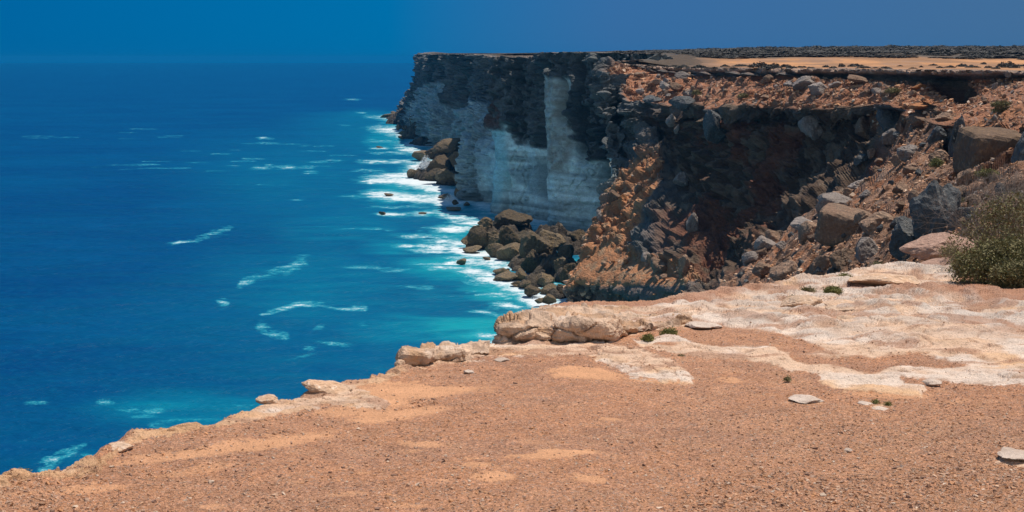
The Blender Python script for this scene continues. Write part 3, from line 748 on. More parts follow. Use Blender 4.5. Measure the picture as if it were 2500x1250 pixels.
sea = new_mesh("sea", Q3.reshape(-1, 3), grid_faces(len(sx), len(sy)), M['sea'], None, {"foam": foam, "teal": teal}, smooth=True)
tag(sea, kind='structure')

# ----------------------------------------------------------------------------
# foreground: the clifftop the photographer stands on
# ----------------------------------------------------------------------------
GH, GS = 2.6, 0.052                              # eye height over the ground, gentle fall towards the edge
def Yg(py): return GH / (drop(py) - GS)
def gz(Y): return H - GH - GS * Y
EDGE = [(-400,1290),(-120,1205),(0,1182),(60,1166),(180,1152),(235,1134),(249,1112),(290,1084),(325,1063),(420,1051),(515,1043),(545,1026),(590,1008),(620,1000),(650,985),(735,970),(775,950),(850,928),(962,913),
        (1000,893),(1060,868),(1130,850),(1212,838),(1232,812),(1272,774),(1332,748),(1385,738),(1425,737),(1530,740),(1600,735),(1700,724),(1770,712),(1820,701),(1900,691),(1960,684),(2060,668),(2140,660),(2220,650),(2300,640),(2420,610),(2560,590),(2700,580),(3200,560)]
ex = np.array([p[0] for p in EDGE], float); ey = np.array([p[1] for p in EDGE], float)
gx = np.concatenate([np.linspace(-400, -40, 60)[:-1], np.arange(-40, 2545, 2.1), np.linspace(2550, 3200, 60)])
ge = np.interp(gx, ex, ey)
jit = 3.0 * fbm(np.stack([gx / 14, 0 * gx, 0 * gx], -1), 4, 401) + 2.0 * fbm(np.stack([gx / 4, 0 * gx, 0 * gx], -1), 2, 402)
NR = 560
t_ = np.linspace(0, 1, NR)
py_b = 1345.0
gy = py_b + (ge[:, None] - py_b) * t_[None, :] + jit[:, None] * (t_[None, :] ** 45)
ge = ge + jit
# rows run from just below the picture to the edge; spacing in the picture is even, in metres it opens up with distance
GY = Yg(gy); GX = at(gx[:, None], gy, GY)[..., 0]
pgx = gx[:, None] + 0 * gy; pgy = gy
P0 = np.stack([GX, GY, gz(GY)], -1)
wob0 = 6 * fbm(np.stack([GX * 22, GY * 14, 0 * GX], -1), 3, 413)
wob = wob0 + 16 * fbm(np.stack([GX * 1.3, GY * 1.3, 0 * GX], -1), 5, 411) + 5 * fbm(np.stack([GX * 9, GY * 9, 0 * GX], -1), 3, 412)
# pale bedrock
ROCK = [[(1215,838),(1300,830),(1480,842),(1560,850),(1640,880),(1690,920),(1690,938),(1640,934),(1540,920),(1500,895),(1440,868),(1340,866),(1230,866),(1060,880),(990,906),(1000,860),(1100,845)],
        [(1480,760),(1600,738),(1820,705),(2060,668),(2300,640),(2360,640),(2340,690),(2520,735),(2700,760),(2700,945),(2500,947),(2300,930),(2265,940),(2255,972),(2150,962),(2060,955),(2010,938),(2000,915),(1900,893),(1800,878),(1720,878),(1560,852),(1520,800)],
        [(960,913),(1210,880),(1100,870),(1030,875)],
        [(515,1046),(560,1018),(630,985),(720,965),(850,925),(960,912),(940,928),(850,940),(940,985),(930,1000),(800,990),(700,1010),(590,1032)],
        [(-100,1200),(60,1165),(240,1135),(330,1062),(520,1042),(500,1052),(360,1080),(300,1112),(240,1160),(60,1185),(-100,1215)],
        [(1930,988),(1965,972),(2010,978),(2015,990),(1975,988)], [(2430,1128),(2450,1105),(2540,1098),(2600,1130),(2520,1150)], [(2060,995),(2120,985),(2180,992),(2140,1000)], [(1130,848),(1215,838),(1220,850),(1140,862)],
        [(1180,882),(1220,874),(1200,888)]]
rock = np.zeros(GX.shape)
wpx = wob * np.clip((pgy - 600) / 260, 0.35, 1.3)
for pl in ROCK: rock = np.maximum(rock, pm(pgx, pgy, pl, 2.2, wpx * 0.8))
GRAV = [[(1690,800),(1700,782),(1760,790),(1900,810),(1960,830),(2010,850),(2030,858),(1980,866),(1880,850),(1840,846),(1760,850),(1690,838),(1640,815),(1560,835),(1530,825),(1600,800)],
        [(1930,862),(2000,868),(2100,862),(2130,872),(2240,866),(2330,884),(2370,892),(2300,902),(2200,892),(2120,912),(2080,900),(2020,888),(1980,890),(1935,878)],
        [(2200,925),(2250,922),(2320,930),(2290,942),(2210,936)], [(1600,838),(1660,842),(1640,850),(1590,846)]]
grav_in = np.zeros(GX.shape)
for pl in GRAV: grav_in = np.maximum(grav_in, pm(pgx, pgy, pl, 3, wpx * 0.5))
rock = rock * (1 - grav_in)
rsoft = rock.copy()
for _k in range(3):
    for _a, _w in ((0, 9), (1, 7)):
        rsoft = sum(np.roll(rsoft, j, _a) for j in range(-(_w // 2), _w // 2 + 1)) / _w
DIRT = [[(1290,762),(1340,744),(1530,742),(1700,726),(1800,706),(1860,700),(1850,716),(1760,735),(1600,752),(1480,756),(1380,757)],
        [(2230,700),(2340,688),(2420,692),(2700,700),(2700,760),(2500,742),(2400,728),(2290,718),(2180,708)]]
dirt = np.zeros(GX.shape)
for pl in DIRT: dirt = np.maximum(dirt, pm(pgx, pgy, pl, 7, wpx * 0.6))
SAND = [(1010,955,165,20,-2,1),(905,980,110,20,0,1),(960,1012,120,16,-4,.9),(850,1000,90,12,-5,.8),(600,1090,190,16,-8,.95),(480,1108,170,13,-8,.95),(740,1062,90,8,-8,.7),(330,1122,80,12,-12,.8),(1440,915,96,13,3,1),(1620,932,75,8,3,.9),
        (1360,1113,110,11,-3,1),(1140,1084,0.1,0.1,0,0),(1030,1083,56,8,3,.8),(1210,1168,52,14,0,1),(1440,1168,40,9,0,.9),(1165,1140,40,6,0,.8),(1150,1124,20,3,0,.8),(225,1196,85,10,-6,.8),(1470,1022,34,4,0,.8),(1775,925,28,5,0,.8),
        (1000,1098,40,7,0,.5),(870,1152,30,4,0,.7),(830,1205,60,7,0,.6),(1010,1240,40,5,0,.6),(1075,1175,15,4,0,.7),(60,1208,80,5,-5,.5),(2170,962,100,8,0,.7),(2340,980,40,5,-4,.4),(520,1235,30,8,0,.6),(1330,1085,60,3,0,.35),(150,1165,70,6,-8,.5),(470,1150,120,7,-9,.5),(2450,1140,45,4,0,.5),(700,1120,60,5,-8,.4)]
sand = np.zeros(GX.shape)
snz = fbm(np.stack([pgx / 60, pgy / 9, 0 * pgx], -1), 4, 415, gain=0.6)
for (x, y, a, b, g, s) in SAND:
    if s: sand = np.maximum(sand, s * sstep(-0.22, 0.30, ell(pgx + 2.2 * wob, pgy + wob * 0.45, x, y, a, b, g) + 0.02 * wob + 0.40 * snz))
sand = sand * (1 - rock)
edge_d = np.clip((gy - ge[:, None]), 0, 999)      # px below the edge
gravel = np.clip(1 - rock - sand * 0.9 - dirt * 0.7, 0, 1)
# relief
gsp = np.linalg.norm(np.gradient(P0, axis=1), axis=-1)
def gfit(size): return sstep(1.5, 4.0, size / gsp)
a1 = fbm(P0 / 1.4, 4, 421); a2 = fbm(P0 / 0.28, 1, 422) * gfit(.28) + fbm(P0 / 0.14, 2, 424) * 0.5 * gfit(.14); a3 = fbm(P0 / 0.07, 2, 423) * gfit(.07)
pw1, pw2, pwc = worley(P0 * np.array([1, 1, 0]) / 0.026, 431)
peb = np.sqrt(np.clip(1 - (pw1 / 0.55) ** 2, 0, 1)) * (pwc > 0.35) * (0.4 + pwc)
ck1, ck2, ckc = worley(P0 * np.array([1, 0.8, 0]) / 0.75 + 0.35 * a2[..., None], 441)
crack = 1 - sstep(0.0, 0.06, ck2 - ck1)
def stepped(v, n): q = v * n; f_ = np.floor(q); return (f_ + sstep(0.72, 1.0, q - f_)) / n
terrc = stepped(fbm(P0 / np.array([1.2, 0.6, 1]), 5, 453) * 0.5 + 0.5 + a2 * 0.1, 9)
zz = a1 * 0.05 + gravel * (peb * 0.0035 * gfit(.026) + a2 * 0.006 + a3 * 0.003)
zz += rsoft * 0.016 + rock * rsoft * (a2 * 0.022 + a3 * 0.009 + (ckc - 0.5) * 0.015 - crack * 0.018 * (a1 > 0) + terrc * 0.10 - 0.05 + ridged(P0 / np.array([0.5, 0.3, 1]), 3, 458) * 0.016 * gfit(.4))
# pitted, slabby limestone towards the far right of the shelf
upr = sstep(870, 760, pgy) * sstep(1480, 1900, pgx) * rock
rd1 = ridged(P0 / np.array([0.9, 0.6, 1.0]), 4, 451)
zz += upr * (a1 * 0.08 + ridged(P0 / np.array([0.8, 0.45, 1]), 3, 459) * 0.035 * gfit(.5) + stepped(fbm(P0 / np.array([1.7, 0.9, 1]), 5, 452) * 0.5 + 0.5, 8) * 0.24 - 0.10 + a2 * 0.03)
zz += sand * 0.004 + dirt * (a2 * 0.03 + a3 * 0.012)
lf = sstep(26, 0, edge_d) * sstep(1250, 1000, pgx)
zz += lf * (0.02 + a2 * 0.02 + a1 * 0.035)
P0[..., 2] += zz
pit = sstep(0.30, 0.55, fbm(P0 / np.array([0.30, 0.16, 1]), 3, 455)) * gfit(.25)
str1 = sstep(0.66, 0.9, ridged(P0 / np.array([1.1, 0.42, 1.0]), 3, 456)) * sstep(-0.1, 0.25, fbm(P0 / 1.1, 2, 457))
P0[..., 2] -= rock * rsoft * (pit * 0.018 + str1 * 0.030)
brk = sstep(0.56, 0.63, fbm(P0 / np.array([1.1, 0.40, 1]), 5, 487, gain=0.6) * 0.5 + 0.5) * rock
# skirt: the clifftop's edge rolls over and drops away to the sea
out_dir = np.stack([-np.gradient(P0[:, -1, 1]), np.gradient(P0[:, -1, 0])], 1)
out_dir /= np.linalg.norm(out_dir, axis=1, keepdims=True) + 1e-9
ksm = 41; w41 = np.hanning(ksm); w41 /= w41.sum()
out_dir = np.stack([np.convolve(np.pad(out_dir[:, i], ksm // 2, 'edge'), w41, 'valid') for i in (0, 1)], 1)
out_dir /= np.linalg.norm(out_dir, axis=1, keepdims=True) + 1e-9
sk = []
E0 = P0[:, -1]
for o_, dz in [(0.05, 0.03), (0.07, 0.12), (0.04, 0.3), (-0.05, 0.6), (-0.1, 1.0), (0, 1.6), (0.2, 2.6), (0.5, 4), (0.8, 6), (1, 9), (1.5, 13), (2, 18), (2.5, 24), (3, 31), (3.5, 39), (4, 48), (5, 60)]:
    q = E0.copy(); q[:, :2] += out_dir * o_; q[:, 2] -= dz
    n_ = fbm(q / 2.5, 3, 461) * min(1.2, dz * 0.2)
    q[:, :2] += out_dir * n_[:, None]
    sk.append(q)
SKR = np.stack(sk, 1)
PG = np.concatenate([P0, SKR], 1)
gcol = np.zeros(GX.shape + (3,)) + np.array([0.52, 0.250, 0.132])
tone = fbm(P0 / 2.2, 3, 471) * 0.5 + 0.5; tone2 = fbm(P0 / np.array([1.5, 0.7, 1]), 5, 472, gain=0.65) * 0.5 + 0.5; tone3 = fbm(P0 / 0.16, 3, 473) * 0.5 + 0.5
gcol = mixc(gcol, (0.545, 0.295, 0.178), sstep(0.4, 0.7, tone) * 0.7)
gcol = mixc(gcol, (0.47, 0.225, 0.115), sstep(1100, 1250, pgy) * 0.45)
gcol = mixc(gcol, (0.42, 0.215, 0.115), sstep(1400, 2300, pgx) * sstep(930, 1100, pgy) * 0.6)
gcol = mixc(gcol, (0.40, 0.215, 0.135), sstep(0.42, 0.66, tone2) * 0.65)
gcol = mixc(gcol, (0.36, 0.19, 0.12), sstep(0.5, 0.75, tone3) * 0.5)
gcol = mixc(gcol, (0.60, 0.34, 0.20), sstep(0.55, 0.75, 1 - tone3) * 0.4)
pebc = np.array([0.56, 0.29, 0.175]) * (0.72 + 0.5 * pwc[..., None])
gw = gravel * (peb > 0.15) * 0.75
gcol = gcol * (1 - gw[..., None]) + pebc * gw[..., None]
gcol = mixc(gcol, (0.72, 0.375, 0.20), sand)
rc = np.zeros(gcol.shape) + np.array([0.76, 0.52, 0.36])
rc = mixc(rc, (0.78, 0.47, 0.25), sstep(0.52, 0.70, fbm(P0 / np.array([2.6, 1.2, 1]), 4, 481) * 0.5 + 0.5) * 0.75)
rc = mixc(rc, (0.82, 0.68, 0.57), sstep(0.50, 0.64, fbm(P0 / 0.9, 4, 482) * 0.5 + 0.5) * 0.8)
rc = mixc(rc, (0.60, 0.51, 0.44), upr * sstep(0.42, 0.6, a2 * 0.5 + 0.5) * 0.75)
rc = mixc(rc, (0.36, 0.20, 0.13), crack * 0.35 * (a1 > 0))
rc = mixc(rc, (0.44, 0.27, 0.18), pit * 0.7)
rc = mixc(rc, (0.30, 0.175, 0.12), str1 * 0.7)
rc = mixc(rc, (0.56, 0.37, 0.26), sstep(0.56, 0.74, fbm(P0 / np.array([0.9, 0.35, 1]), 5, 486, gain=0.65) * 0.5 + 0.5) * 0.6)
rc = mixc(rc, (0.58, 0.46, 0.38), sstep(0.5, 0.68, fbm(P0 / np.array([0.5, 0.25, 1]), 3, 485) * 0.5 + 0.5) * 0.4 * (0.4 + upr))
rc = mixc(rc, (0.42, 0.24, 0.16), upr * sstep(0.56, 0.62, fbm(P0 / 0.8, 4, 483) * 0.5 + 0.5) * 0.8)
rc = mixc(rc, (0.66, 0.40, 0.235), sstep(1150, 900, pgx) * sstep(0.3, 0.6, a2 * 0.5 + 0.5) * 0.85)
rc = mixc(rc, (0.62, 0.36, 0.19), sstep(700, 500, pgx) * 0.6)
gcol = gcol * (1 - rock[..., None]) + rc * rock[..., None]
gcol = mixc(gcol, (0.46, 0.255, 0.165), brk * 0.75)
gcol = mixc(gcol, (0.44, 0.225, 0.14), dirt * 0.85)
skc = np.zeros(SKR.shape) + np.array([0.56, 0.38, 0.25])
skc[:, 6:] = (0.25, 0.2, 0.17)
skc[:, :3] = gcol[:, -1:]
ground = new_mesh("ground", PG.reshape(-1, 3), grid_faces(*PG.shape[:2]), M['ground'], np.concatenate([gcol, skc], 1).reshape(-1, 3),
                  {"gravel": np.concatenate([gravel, np.zeros(SKR.shape[:2])], 1)})
tag(ground, kind='structure')
def ground_z(x, y):                              # height of the built ground near a point
    j = np.argmin((P0[::3, ::3, 0] - x) ** 2 + (P0[::3, ::3, 1] - y) ** 2)
    return float(P0[::3, ::3, 2].ravel()[j])

# loose gravel: small stones lying on the gravelly part
rs = np.random.RandomState(11)
def stones(n, pick, smin, smax, seed, name):
    rs = np.random.RandomState(seed)
    base = np.array([(x, y, z) for x in (-1, 1) for y in (-1, 1) for z in (-1, 1)], float) / 1.4
    fc = np.array([(0,1,3,2),(4,6,7,5),(0,4,5,1),(2,3,7,6),(0,2,6,4),(1,5,7,3)])
    i, j = pick(rs, n)
    n = len(i)
    c = P0[i, j]
    sz = smin * (smax / smin) ** (rs.rand(n) ** 2.2)
    if smax > 0.1: sz = sz * np.clip(c[:, 1] / 330, 0.1, 1.2)
    V = base[None] * (1 + 1.3 * (rs.rand(n, 8, 3) - 0.5)) * np.stack([sz, sz * (0.6 + 0.5 * rs.rand(n)), sz * (0.35 + 0.3 * rs.rand(n))], 1)[:, None, :]
    an = rs.rand(n) * 6.283
    ca, sa = np.cos(an)[:, None], np.sin(an)[:, None]
    V = np.stack([V[..., 0] * ca - V[..., 1] * sa, V[..., 0] * sa + V[..., 1] * ca, V[..., 2]], -1)
    tl = rs.randn(n)[:, None] * 0.5; ct, st = np.cos(tl), np.sin(tl)
    V = np.stack([V[..., 0] * ct - V[..., 2] * st, V[..., 1], V[..., 0] * st + V[..., 2] * ct], -1)
    V += c[:, None]; V[..., 2] += sz[:, None] * 0.15
    pal = np.array([(0.48,0.275,0.165),(0.56,0.36,0.24),(0.42,0.235,0.14),(0.26,0.155,0.11),(0.62,0.47,0.35),(0.52,0.26,0.13),(0.42,0.27,0.19)])
    cc = pal[rs.choice(7, n, p=(.26,.17,.2,.1,.07,.1,.1))] * (0.8 + 0.4 * rs.rand(n, 1))
    Fa = (np.arange(n)[:, None, None] * 8 + fc[None]).reshape(-1, 4)
    return new_mesh(name, V.reshape(-1, 3), Fa, M['stone'], np.repeat(cc, 8, 0))
chip = sstep(0.52, 0.70, fbm(P0 / np.array([2.4, 1.0, 1]), 4, 475) * 0.5 + 0.5)
def pick_chips(rs, n):
    i = rs.randint(0, GX.shape[0], n * 8); j = rs.randint(0, NR, n * 8)
    w = gravel[i, j] * (0.08 + chip[i, j] * (0.5 + 0.8 * sstep(1500, 2300, pgx[i, j])))
    k = (rs.rand(n * 8) < w) & (pgy[i, j] < 1290) & (np.abs(pgx[i, j] - 1250) < 1300)
    return i[k][:n], j[k][:n]
def pick_gravel(rs, n):
    i = rs.randint(0, GX.shape[0], n * 3); j = rs.randint(0, NR, n * 3)
    dens = brk[i, j] * 0.5 + gravel[i, j] * (0.5 + 0.5 * sstep(0.45, 0.65, tone[i, j])) * (0.35 + 0.65 * sstep(1300, 2100, pgx[i, j])) + 0.06 * sand[i, j] + 0.05 * rock[i, j] + 0.35 * dirt[i, j] + 0.5 * gravel[i, j] * sstep(1800, 2400, pgx[i, j])
    k = (rs.rand(n * 3) < dens * 0.7) & (pgy[i, j] < 1290) & (np.abs(pgx[i, j] - 1250) < 1300)
    return i[k][:n], j[k][:n]
gs_ = stones(60000, pick_gravel, 0.003, 0.014, 12, "gravel")
ch_ = stones(7000, pick_chips, 0.006, 0.022, 14, "stone_chips")
tag(ch_, "paler stone chips scattered in patches over the clifftop gravel", "stone chips", kind='stuff')
tag(gs_, "red-brown gravel of small angular stones strewn over the clifftop earth", "gravel", kind='stuff')

# ----------------------------------------------------------------------------
# ledges at the rim, each swept from its own profile
# ----------------------------------------------------------------------------
def ledge(name, cols, label, cat, group=None, amp=0.05, colr=(0.68, 0.475, 0.335), seed=0, step=1.6):
    net = np.array([[at(*p)[()] for p in c] for c in cols])
    Gl, su, sv = resample(net, step, step, 3, 3)
    n = normals(Gl)
    n1 = fbm(Gl / 0.45, 4, seed + 1); n2 = fbm(Gl / 0.11, 4, seed + 2)
    w1, w2, wc = worley(Gl / np.array([0.8, 0.6, 0.22]) + 0.3 * n1[..., None], seed + 3)
    dsp = n1 * amp * 1.2 + n2 * amp * 0.55 + (wc - 0.5) * amp * 1.1 - (1 - sstep(0, 0.06, w2 - w1)) * amp * 0.4 + ridged(Gl / np.array([0.5, 0.5, 0.14]), 3, seed + 8) * amp * 0.5
    fade = np.minimum(sstep(0, 0.05, sv / sv[-1]), sstep(1.0, 0.97, sv / sv[-1]))[None, :]
    V = Gl + n * (dsp * fade)[..., None]
    big = fbm(Gl / np.array([0.55, 0.8, 30]), 4, seed + 12)
    V[..., 2] += big * 0.07 * sstep(0.0, 0.15, sv / sv[-1])[None, :] * sstep(0.85, 0.45, sv / sv[-1])[None, :]
    V[..., 1] -= big * 0.06 * fade
    c = np.zeros(Gl.shape) + np.array(colr)
    c = mixc(c, (0.70, 0.56, 0.45), sstep(0.5, 0.65, fbm(Gl / 0.35, 3, seed + 5) * 0.5 + 0.5) * 0.7)
    c = mixc(c, (0.50, 0.27, 0.13), sstep(0.5, 0.65, fbm(Gl / 0.5, 3, seed + 6) * 0.5 + 0.5) * 0.6)
    c = mixc(c, (0.22, 0.14, 0.10), sstep(0.58, 0.7, n2 * 0.5 + 0.5) * 0.5)
    o = new_mesh(name, V.reshape(-1, 3), grid_faces(*V.shape[:2]), M['ledge'], c.reshape(-1, 3))
    return tag(o, label, cat, group)
def lcol(px, back, mid, crest, f2, f3, cave, bot, Yf, pb=None, dx=0, depth=0.35):
    """rows top-back -> top -> crest -> face -> undercut -> ground"""
    return [((pb if pb is not None else px), back, Yg(back) + 0.1), (px, mid, (Yf + Yg(back)) / 2), (px, crest, Yf + 0.05), (px + dx, f2, Yf - 0.06), (px + dx, f3, Yf - 0.03), (px, cave, Yf + depth), (px, bot, Yg(bot))]
Yl = float(Yg(836))
ledge("rock_ledge", [
    [(1214,806,Yl+.1),(1213,808,Yl+.05),(1212,810,Yl),(1212,814,Yl),(1213,822,Yl),(1214,830,Yl+.05),(1212,840,Yl+.05)],
    lcol(1222, 796, 798, 801, 808, 819, 828, 840, Yl, 1228, depth=.15),
    lcol(1240, 784, 790, 797, 804, 817, 824, 840, Yl, 1250, depth=.45),
    lcol(1275, 766, 778, 794, 803, 820, 826, 838, Yl, 1285, depth=.55),
    lcol(1305, 755, 768, 788, 800, 824, 832, 839, Yl, 1312, depth=.25),
    lcol(1330, 750, 764, 785, 799, 828, 834, 841, Yl, 1336, depth=.05),
    lcol(1365, 746, 762, 786, 801, 824, 830, 841, Yl-.1, 1368, depth=.3),
    lcol(1410, 744, 760, 784, 799, 822, 828, 843, Yl-.15, 1412, depth=.65),
    lcol(1450, 744, 762, 786, 801, 824, 830, 843, Yl-.12, 1452, depth=.5),
    lcol(1490, 746, 765, 790, 804, 826, 831, 840, Yl-.05, 1492, depth=.12),
    lcol(1530, 748, 770, 798, 806, 815, 818, 824, float(Yg(822)), 1532, depth=.05),
    lcol(1570, 752, 774, 798, 803, 808, 810, 814, float(Yg(811)), 1572, depth=.03),
    lcol(1620, 756, 776, 794, 796, 799, 800, 804, float(Yg(799)), 1622, depth=.02),
    lcol(1690, 760, 772, 784, 787, 790, 792, 796, float(Yg(786)), 1692, depth=.02)],
    "long limestone ledge with dark hollows under its lip, nearest the turquoise water", "rock ledge", amp=0.075, seed=500)
Y2 = float(Yg(897))
ledge("rock_ledge", [
    [(985,862,Y2+.1),(984,864,Y2+.05),(983,867,Y2),(983,872,Y2),(984,880,Y2),(986,888,Y2+.1),(985,898,Y2)],
    lcol(992, 856, 859, 863, 870, 882, 889, 903, Y2, 996, depth=.3),
    lcol(1015, 852, 855, 860, 870, 884, 889, 900, Y2, 1020, depth=.4),
    lcol(1040, 849, 853, 860, 872, 884, 888, 896, Y2, 1044, depth=.25),
    lcol(1070, 847, 853, 864, 872, 881, 885, 890, float(Yg(888)), 1073, depth=.03),
    lcol(1110, 846, 853, 863, 869, 876, 879, 884, float(Yg(880)), 1112, depth=.02),
    lcol(1150, 845, 851, 860, 864, 869, 871, 876, float(Yg(868)), 1152, depth=.02),
    lcol(1195, 843, 849, 856, 858, 861, 862, 866, float(Yg(857)), 1196, depth=.01)],
    "short limestone ledge, black hollow at its left end, left of the long ledge", "rock ledge", amp=0.07, seed=520)

# ----------------------------------------------------------------------------
# rocks: convex bodies cut by random planes, then roughened
# ----------------------------------------------------------------------------
def ico(sub):
    bm = bmesh.new(); bmesh.ops.create_icosphere(bm, subdivisions=sub, radius=1)
    V = np.array([v.co[:] for v in bm.verts]); Fc = np.array([[v.index for v in f.verts] for f in bm.faces]); bm.free()
    return V, Fc
ICO = {3: ico(3), 4: ico(4), 5: ico(5)}
def rock_shape(seed, sub=4, planes=15, rough=0.06, flat=1.0, pit=0.0):
    rs = np.random.RandomState(seed)
    V, Fc = ICO[sub]
    n = rs.randn(planes, 3); n /= np.linalg.norm(n, axis=1, keepdims=True)
    h = 0.62 + 0.38 * rs.rand(planes)
    dn = V @ n.T
    r = np.min(np.where(dn > 0.08, h / np.maximum(dn, 0.08), 9), axis=1)
    r = np.minimum(r, 1.25)
    if planes == 6:
        r = 1 / (np.abs(V) ** 7).sum(1) ** (1 / 7)
    V = V * r[:, None]
    V = V / np.abs(V).max(0)
    V *= np.array([1, 1, flat])
    nn = fbm(V * 1.6 + seed, 4, seed) * rough * 2.2 + fbm(V * 5.5 + seed, 3, seed + 9) * rough
    w1, w2, wc = worley(V * 2.6 + seed, seed + 5)
    nn = nn + (wc - 0.5) * rough * 0.9 - (1 - sstep(0, 0.12, w2 - w1)) * rough * 0.5
    if pit: nn = nn - pit * sstep(0.5, 0.75, fbm(V * 7 + seed, 2, seed + 20) * 0.5 + 0.5)
    D = V / (np.linalg.norm(V, axis=1, keepdims=True) + 1e-6)
    V = V + D * nn[:, None]
    return V, Fc
VAR = {}
def variant(kind, k):
    if (kind, k) not in VAR:
        p = dict(boulder=dict(planes=10, rough=0.055), block=dict(planes=9, rough=0.045), slab=dict(planes=11, rough=0.05, flat=1), jag=dict(planes=7, rough=0.09), cuboid=dict(planes=6, rough=0.035))[kind]
        V, Fc = rock_shape(100 + 37 * k + len(kind) * 11, 4 if kind != 'slab' else 4, **p)
        VAR[(kind, k)] = (V, Fc, {})
    return VAR[(kind, k)]
def rock_mesh(kind, k, mat):
    V, Fc, cache = variant(kind, k)
    if mat not in cache:
        o = new_mesh("rock", V, Fc, M[mat]); cache[mat] = o.data; bpy.data.objects.remove(o)
    return cache[mat]
RC = [0]
def put_rock(name, px, py, w, h, Y, label, cat, group=None, mat='boulder', kind='boulder', k=None, depth=1.0, rot=None, tilt=0.25, sink=0.15):
    """px,py = middle of the foot of the rock, w,h = its size in the photo, Y = its distance"""
    RC[0] += 1
    rr = random.Random(RC[0] * 77 + 3)
    k = rr.randrange(6) if k is None else k
    o = bpy.data.objects.new(name, rock_mesh(kind, k, mat)); C.objects.link(o)
    s = Y / F
    hw, hh = w * s / 2, h * s / 2
    base = at(px, py, Y)
    o.scale = (hw * 1.04, hw * depth * 1.0, hh * (1 + sink))
    o.location = (base[0], base[1] + hw * depth * 0.4, base[2] + hh * (1 - sink))
    o.rotation_euler = (rr.uniform(-tilt, tilt) * 0.6, rr.uniform(-tilt, tilt), rr.uniform(-0.5, 0.5) if rot is None else rot)
    tag(o, label, cat, group)
    return o

# mounds of rubble that carry the boulders along the shore
def mound(name, cx, cy, Yc, pts, seed):
    """low heap built as a height field in plan: pts = list of (px, py_top, Y, radius_m)"""
    cs = [at(p[0], p[1], p[2]) for p in pts]
    x0 = min(c[0] - p[3] * 1.6 for c, p in zip(cs, pts)); x1 = max(c[0] + p[3] * 1.6 for c, p in zip(cs, pts))
    y0 = min(c[1] - p[3] * 1.6 for c, p in zip(cs, pts)); y1 = max(c[1] + p[3] * 1.6 for c, p in zip(cs, pts))
    n = 200
    X, Y = np.meshgrid(np.linspace(x0, x1, n), np.linspace(y0, y1, n), indexing='ij')
    Q = np.stack([X, Y, 0 * X], -1)
    wobx = fbm(Q / 9, 3, seed) * 3
    Z = np.full(X.shape, -4.0)
    for c, p in zip(cs, pts):
        r = np.hypot(X - c[0] + wobx, (Y - c[1]) * 0.8) / p[3]
        Z = np.maximum(Z, -4 + (c[2] + 4) * np.clip(1 - r ** 1.6 * 0.75, 0, 1) * sstep(1.55, 0.8, r))
    b1, b2, bc = worley(Q / 3.4, seed + 3); d1, d2, dc = worley(Q / 1.4, seed + 7)
    bump = np.sqrt(np.clip(1 - (b1 / 0.72) ** 2, 0, 1)) * (0.3 + 1.6 * bc) * 1.5 + np.sqrt(np.clip(1 - (d1 / 0.7) ** 2, 0, 1)) * dc * 0.8
    Z = Z + bump * sstep(-3.5, 0.0, Z) * 1.2 - 0.6
    c = np.zeros(Q.shape) + np.array([0.10, 0.08, 0.06]); c = c * (0.6 + 0.9 * bc[..., None])
    c = mixc(c, (0.035, 0.03, 0.028), sstep(1.2, 0.2, Z))
    o = new_mesh(name, np.stack([X, Y, Z], -1).reshape(-1, 3), grid_faces(n, n), M['cliff'], c.reshape(-1, 3), {"rgh": np.ones(n * n)})
    tag(o, kind='structure')
mound("shore_rubble", 0, 0, 0, [(1330,620,405,11),(1290,640,400,9),(1370,640,385,9),(1230,575,455,9),(1180,560,470,6),(1250,540,480,10),(1340,560,460,12),(1420,590,440,12),(1300,690,368,6),(1350,720,352,5),(1400,640,380,8)], 601)
mound("shore_rubble", 0, 0, 0, [(1095,375,720,16),(1075,400,700,14),(1120,350,740,13),(1110,420,670,9),(1050,392,730,8)], 602)
mound("shore_rubble", 0, 0, 0, [(1030,300,1060,16),(1015,320,1050,10),(1050,330,980,14),(1000,265,1300,22),(985,285,1340,14),(1000,240,1330,10),(960,288,1390,10)], 603)
# ---- single blocks and slabs along the clifftop rim -------------------------
def rim(name, px, py, w, h, label, Y=None, **kw):
    kw.setdefault('mat', 'rimrock'); kw.setdefault('kind', 'slab'); kw.setdefault('tilt', 0.12); kw.setdefault('sink', 0.15)
    return put_rock(name, px, py, w, h, float(Yg(py)) if Y is None else Y, label, kw.pop('cat', 'rock'), **kw)
M['rimrock'] = rock_material("rim_limestone", ((0.66, 0.46, 0.32), (0.60, 0.38, 0.24), (0.72, 0.57, 0.45)), 3.0, 16.0, bump=0.045, var=0.22, rand=0.08)
M['pinkrock'] = rock_material("pink_limestone", ((0.46, 0.29, 0.22), (0.40, 0.25, 0.19), (0.52, 0.36, 0.28)), 2.5, 14.0, bump=0.06, var=0.25, rand=0.05)
rim("rim_block", 977, 904, 30, 26, "square pale block standing at the water end of the short ledge", k=1, kind='block')
rim("rim_block", 972, 912, 24, 10, "small dark-bottomed stone below the square pale block", k=2)
rim("rim_block", 800, 958, 135, 32, "pale grey rounded rock at the rim, right of the cracked knob", k=0, kind="boulder", depth=.7, sink=.45)
rim("rim_block", 655, 985, 62, 24, "cracked tan knob of rock overhanging the blue water", k=0, depth=.8)
rim("rim_block", 290, 1106, 84, 20, "ochre stepped rock at the rim near the lower left", k=1)
rim("rim_block", 1226, 838, 34, 22, "rounded pale stone at the water end of the long ledge", k=4, kind='boulder')
rim("rim_block", 1325, 838, 46, 32, "upright pale stone between the two dark hollows of the long ledge", k=5, kind='boulder')
rim("rock_slab", 1968, 756, 112, 32, "tilted grey limestone slab, dark gap beneath, on the pale shelf", k=1, tilt=.06, cat='rock slab', sink=.4)
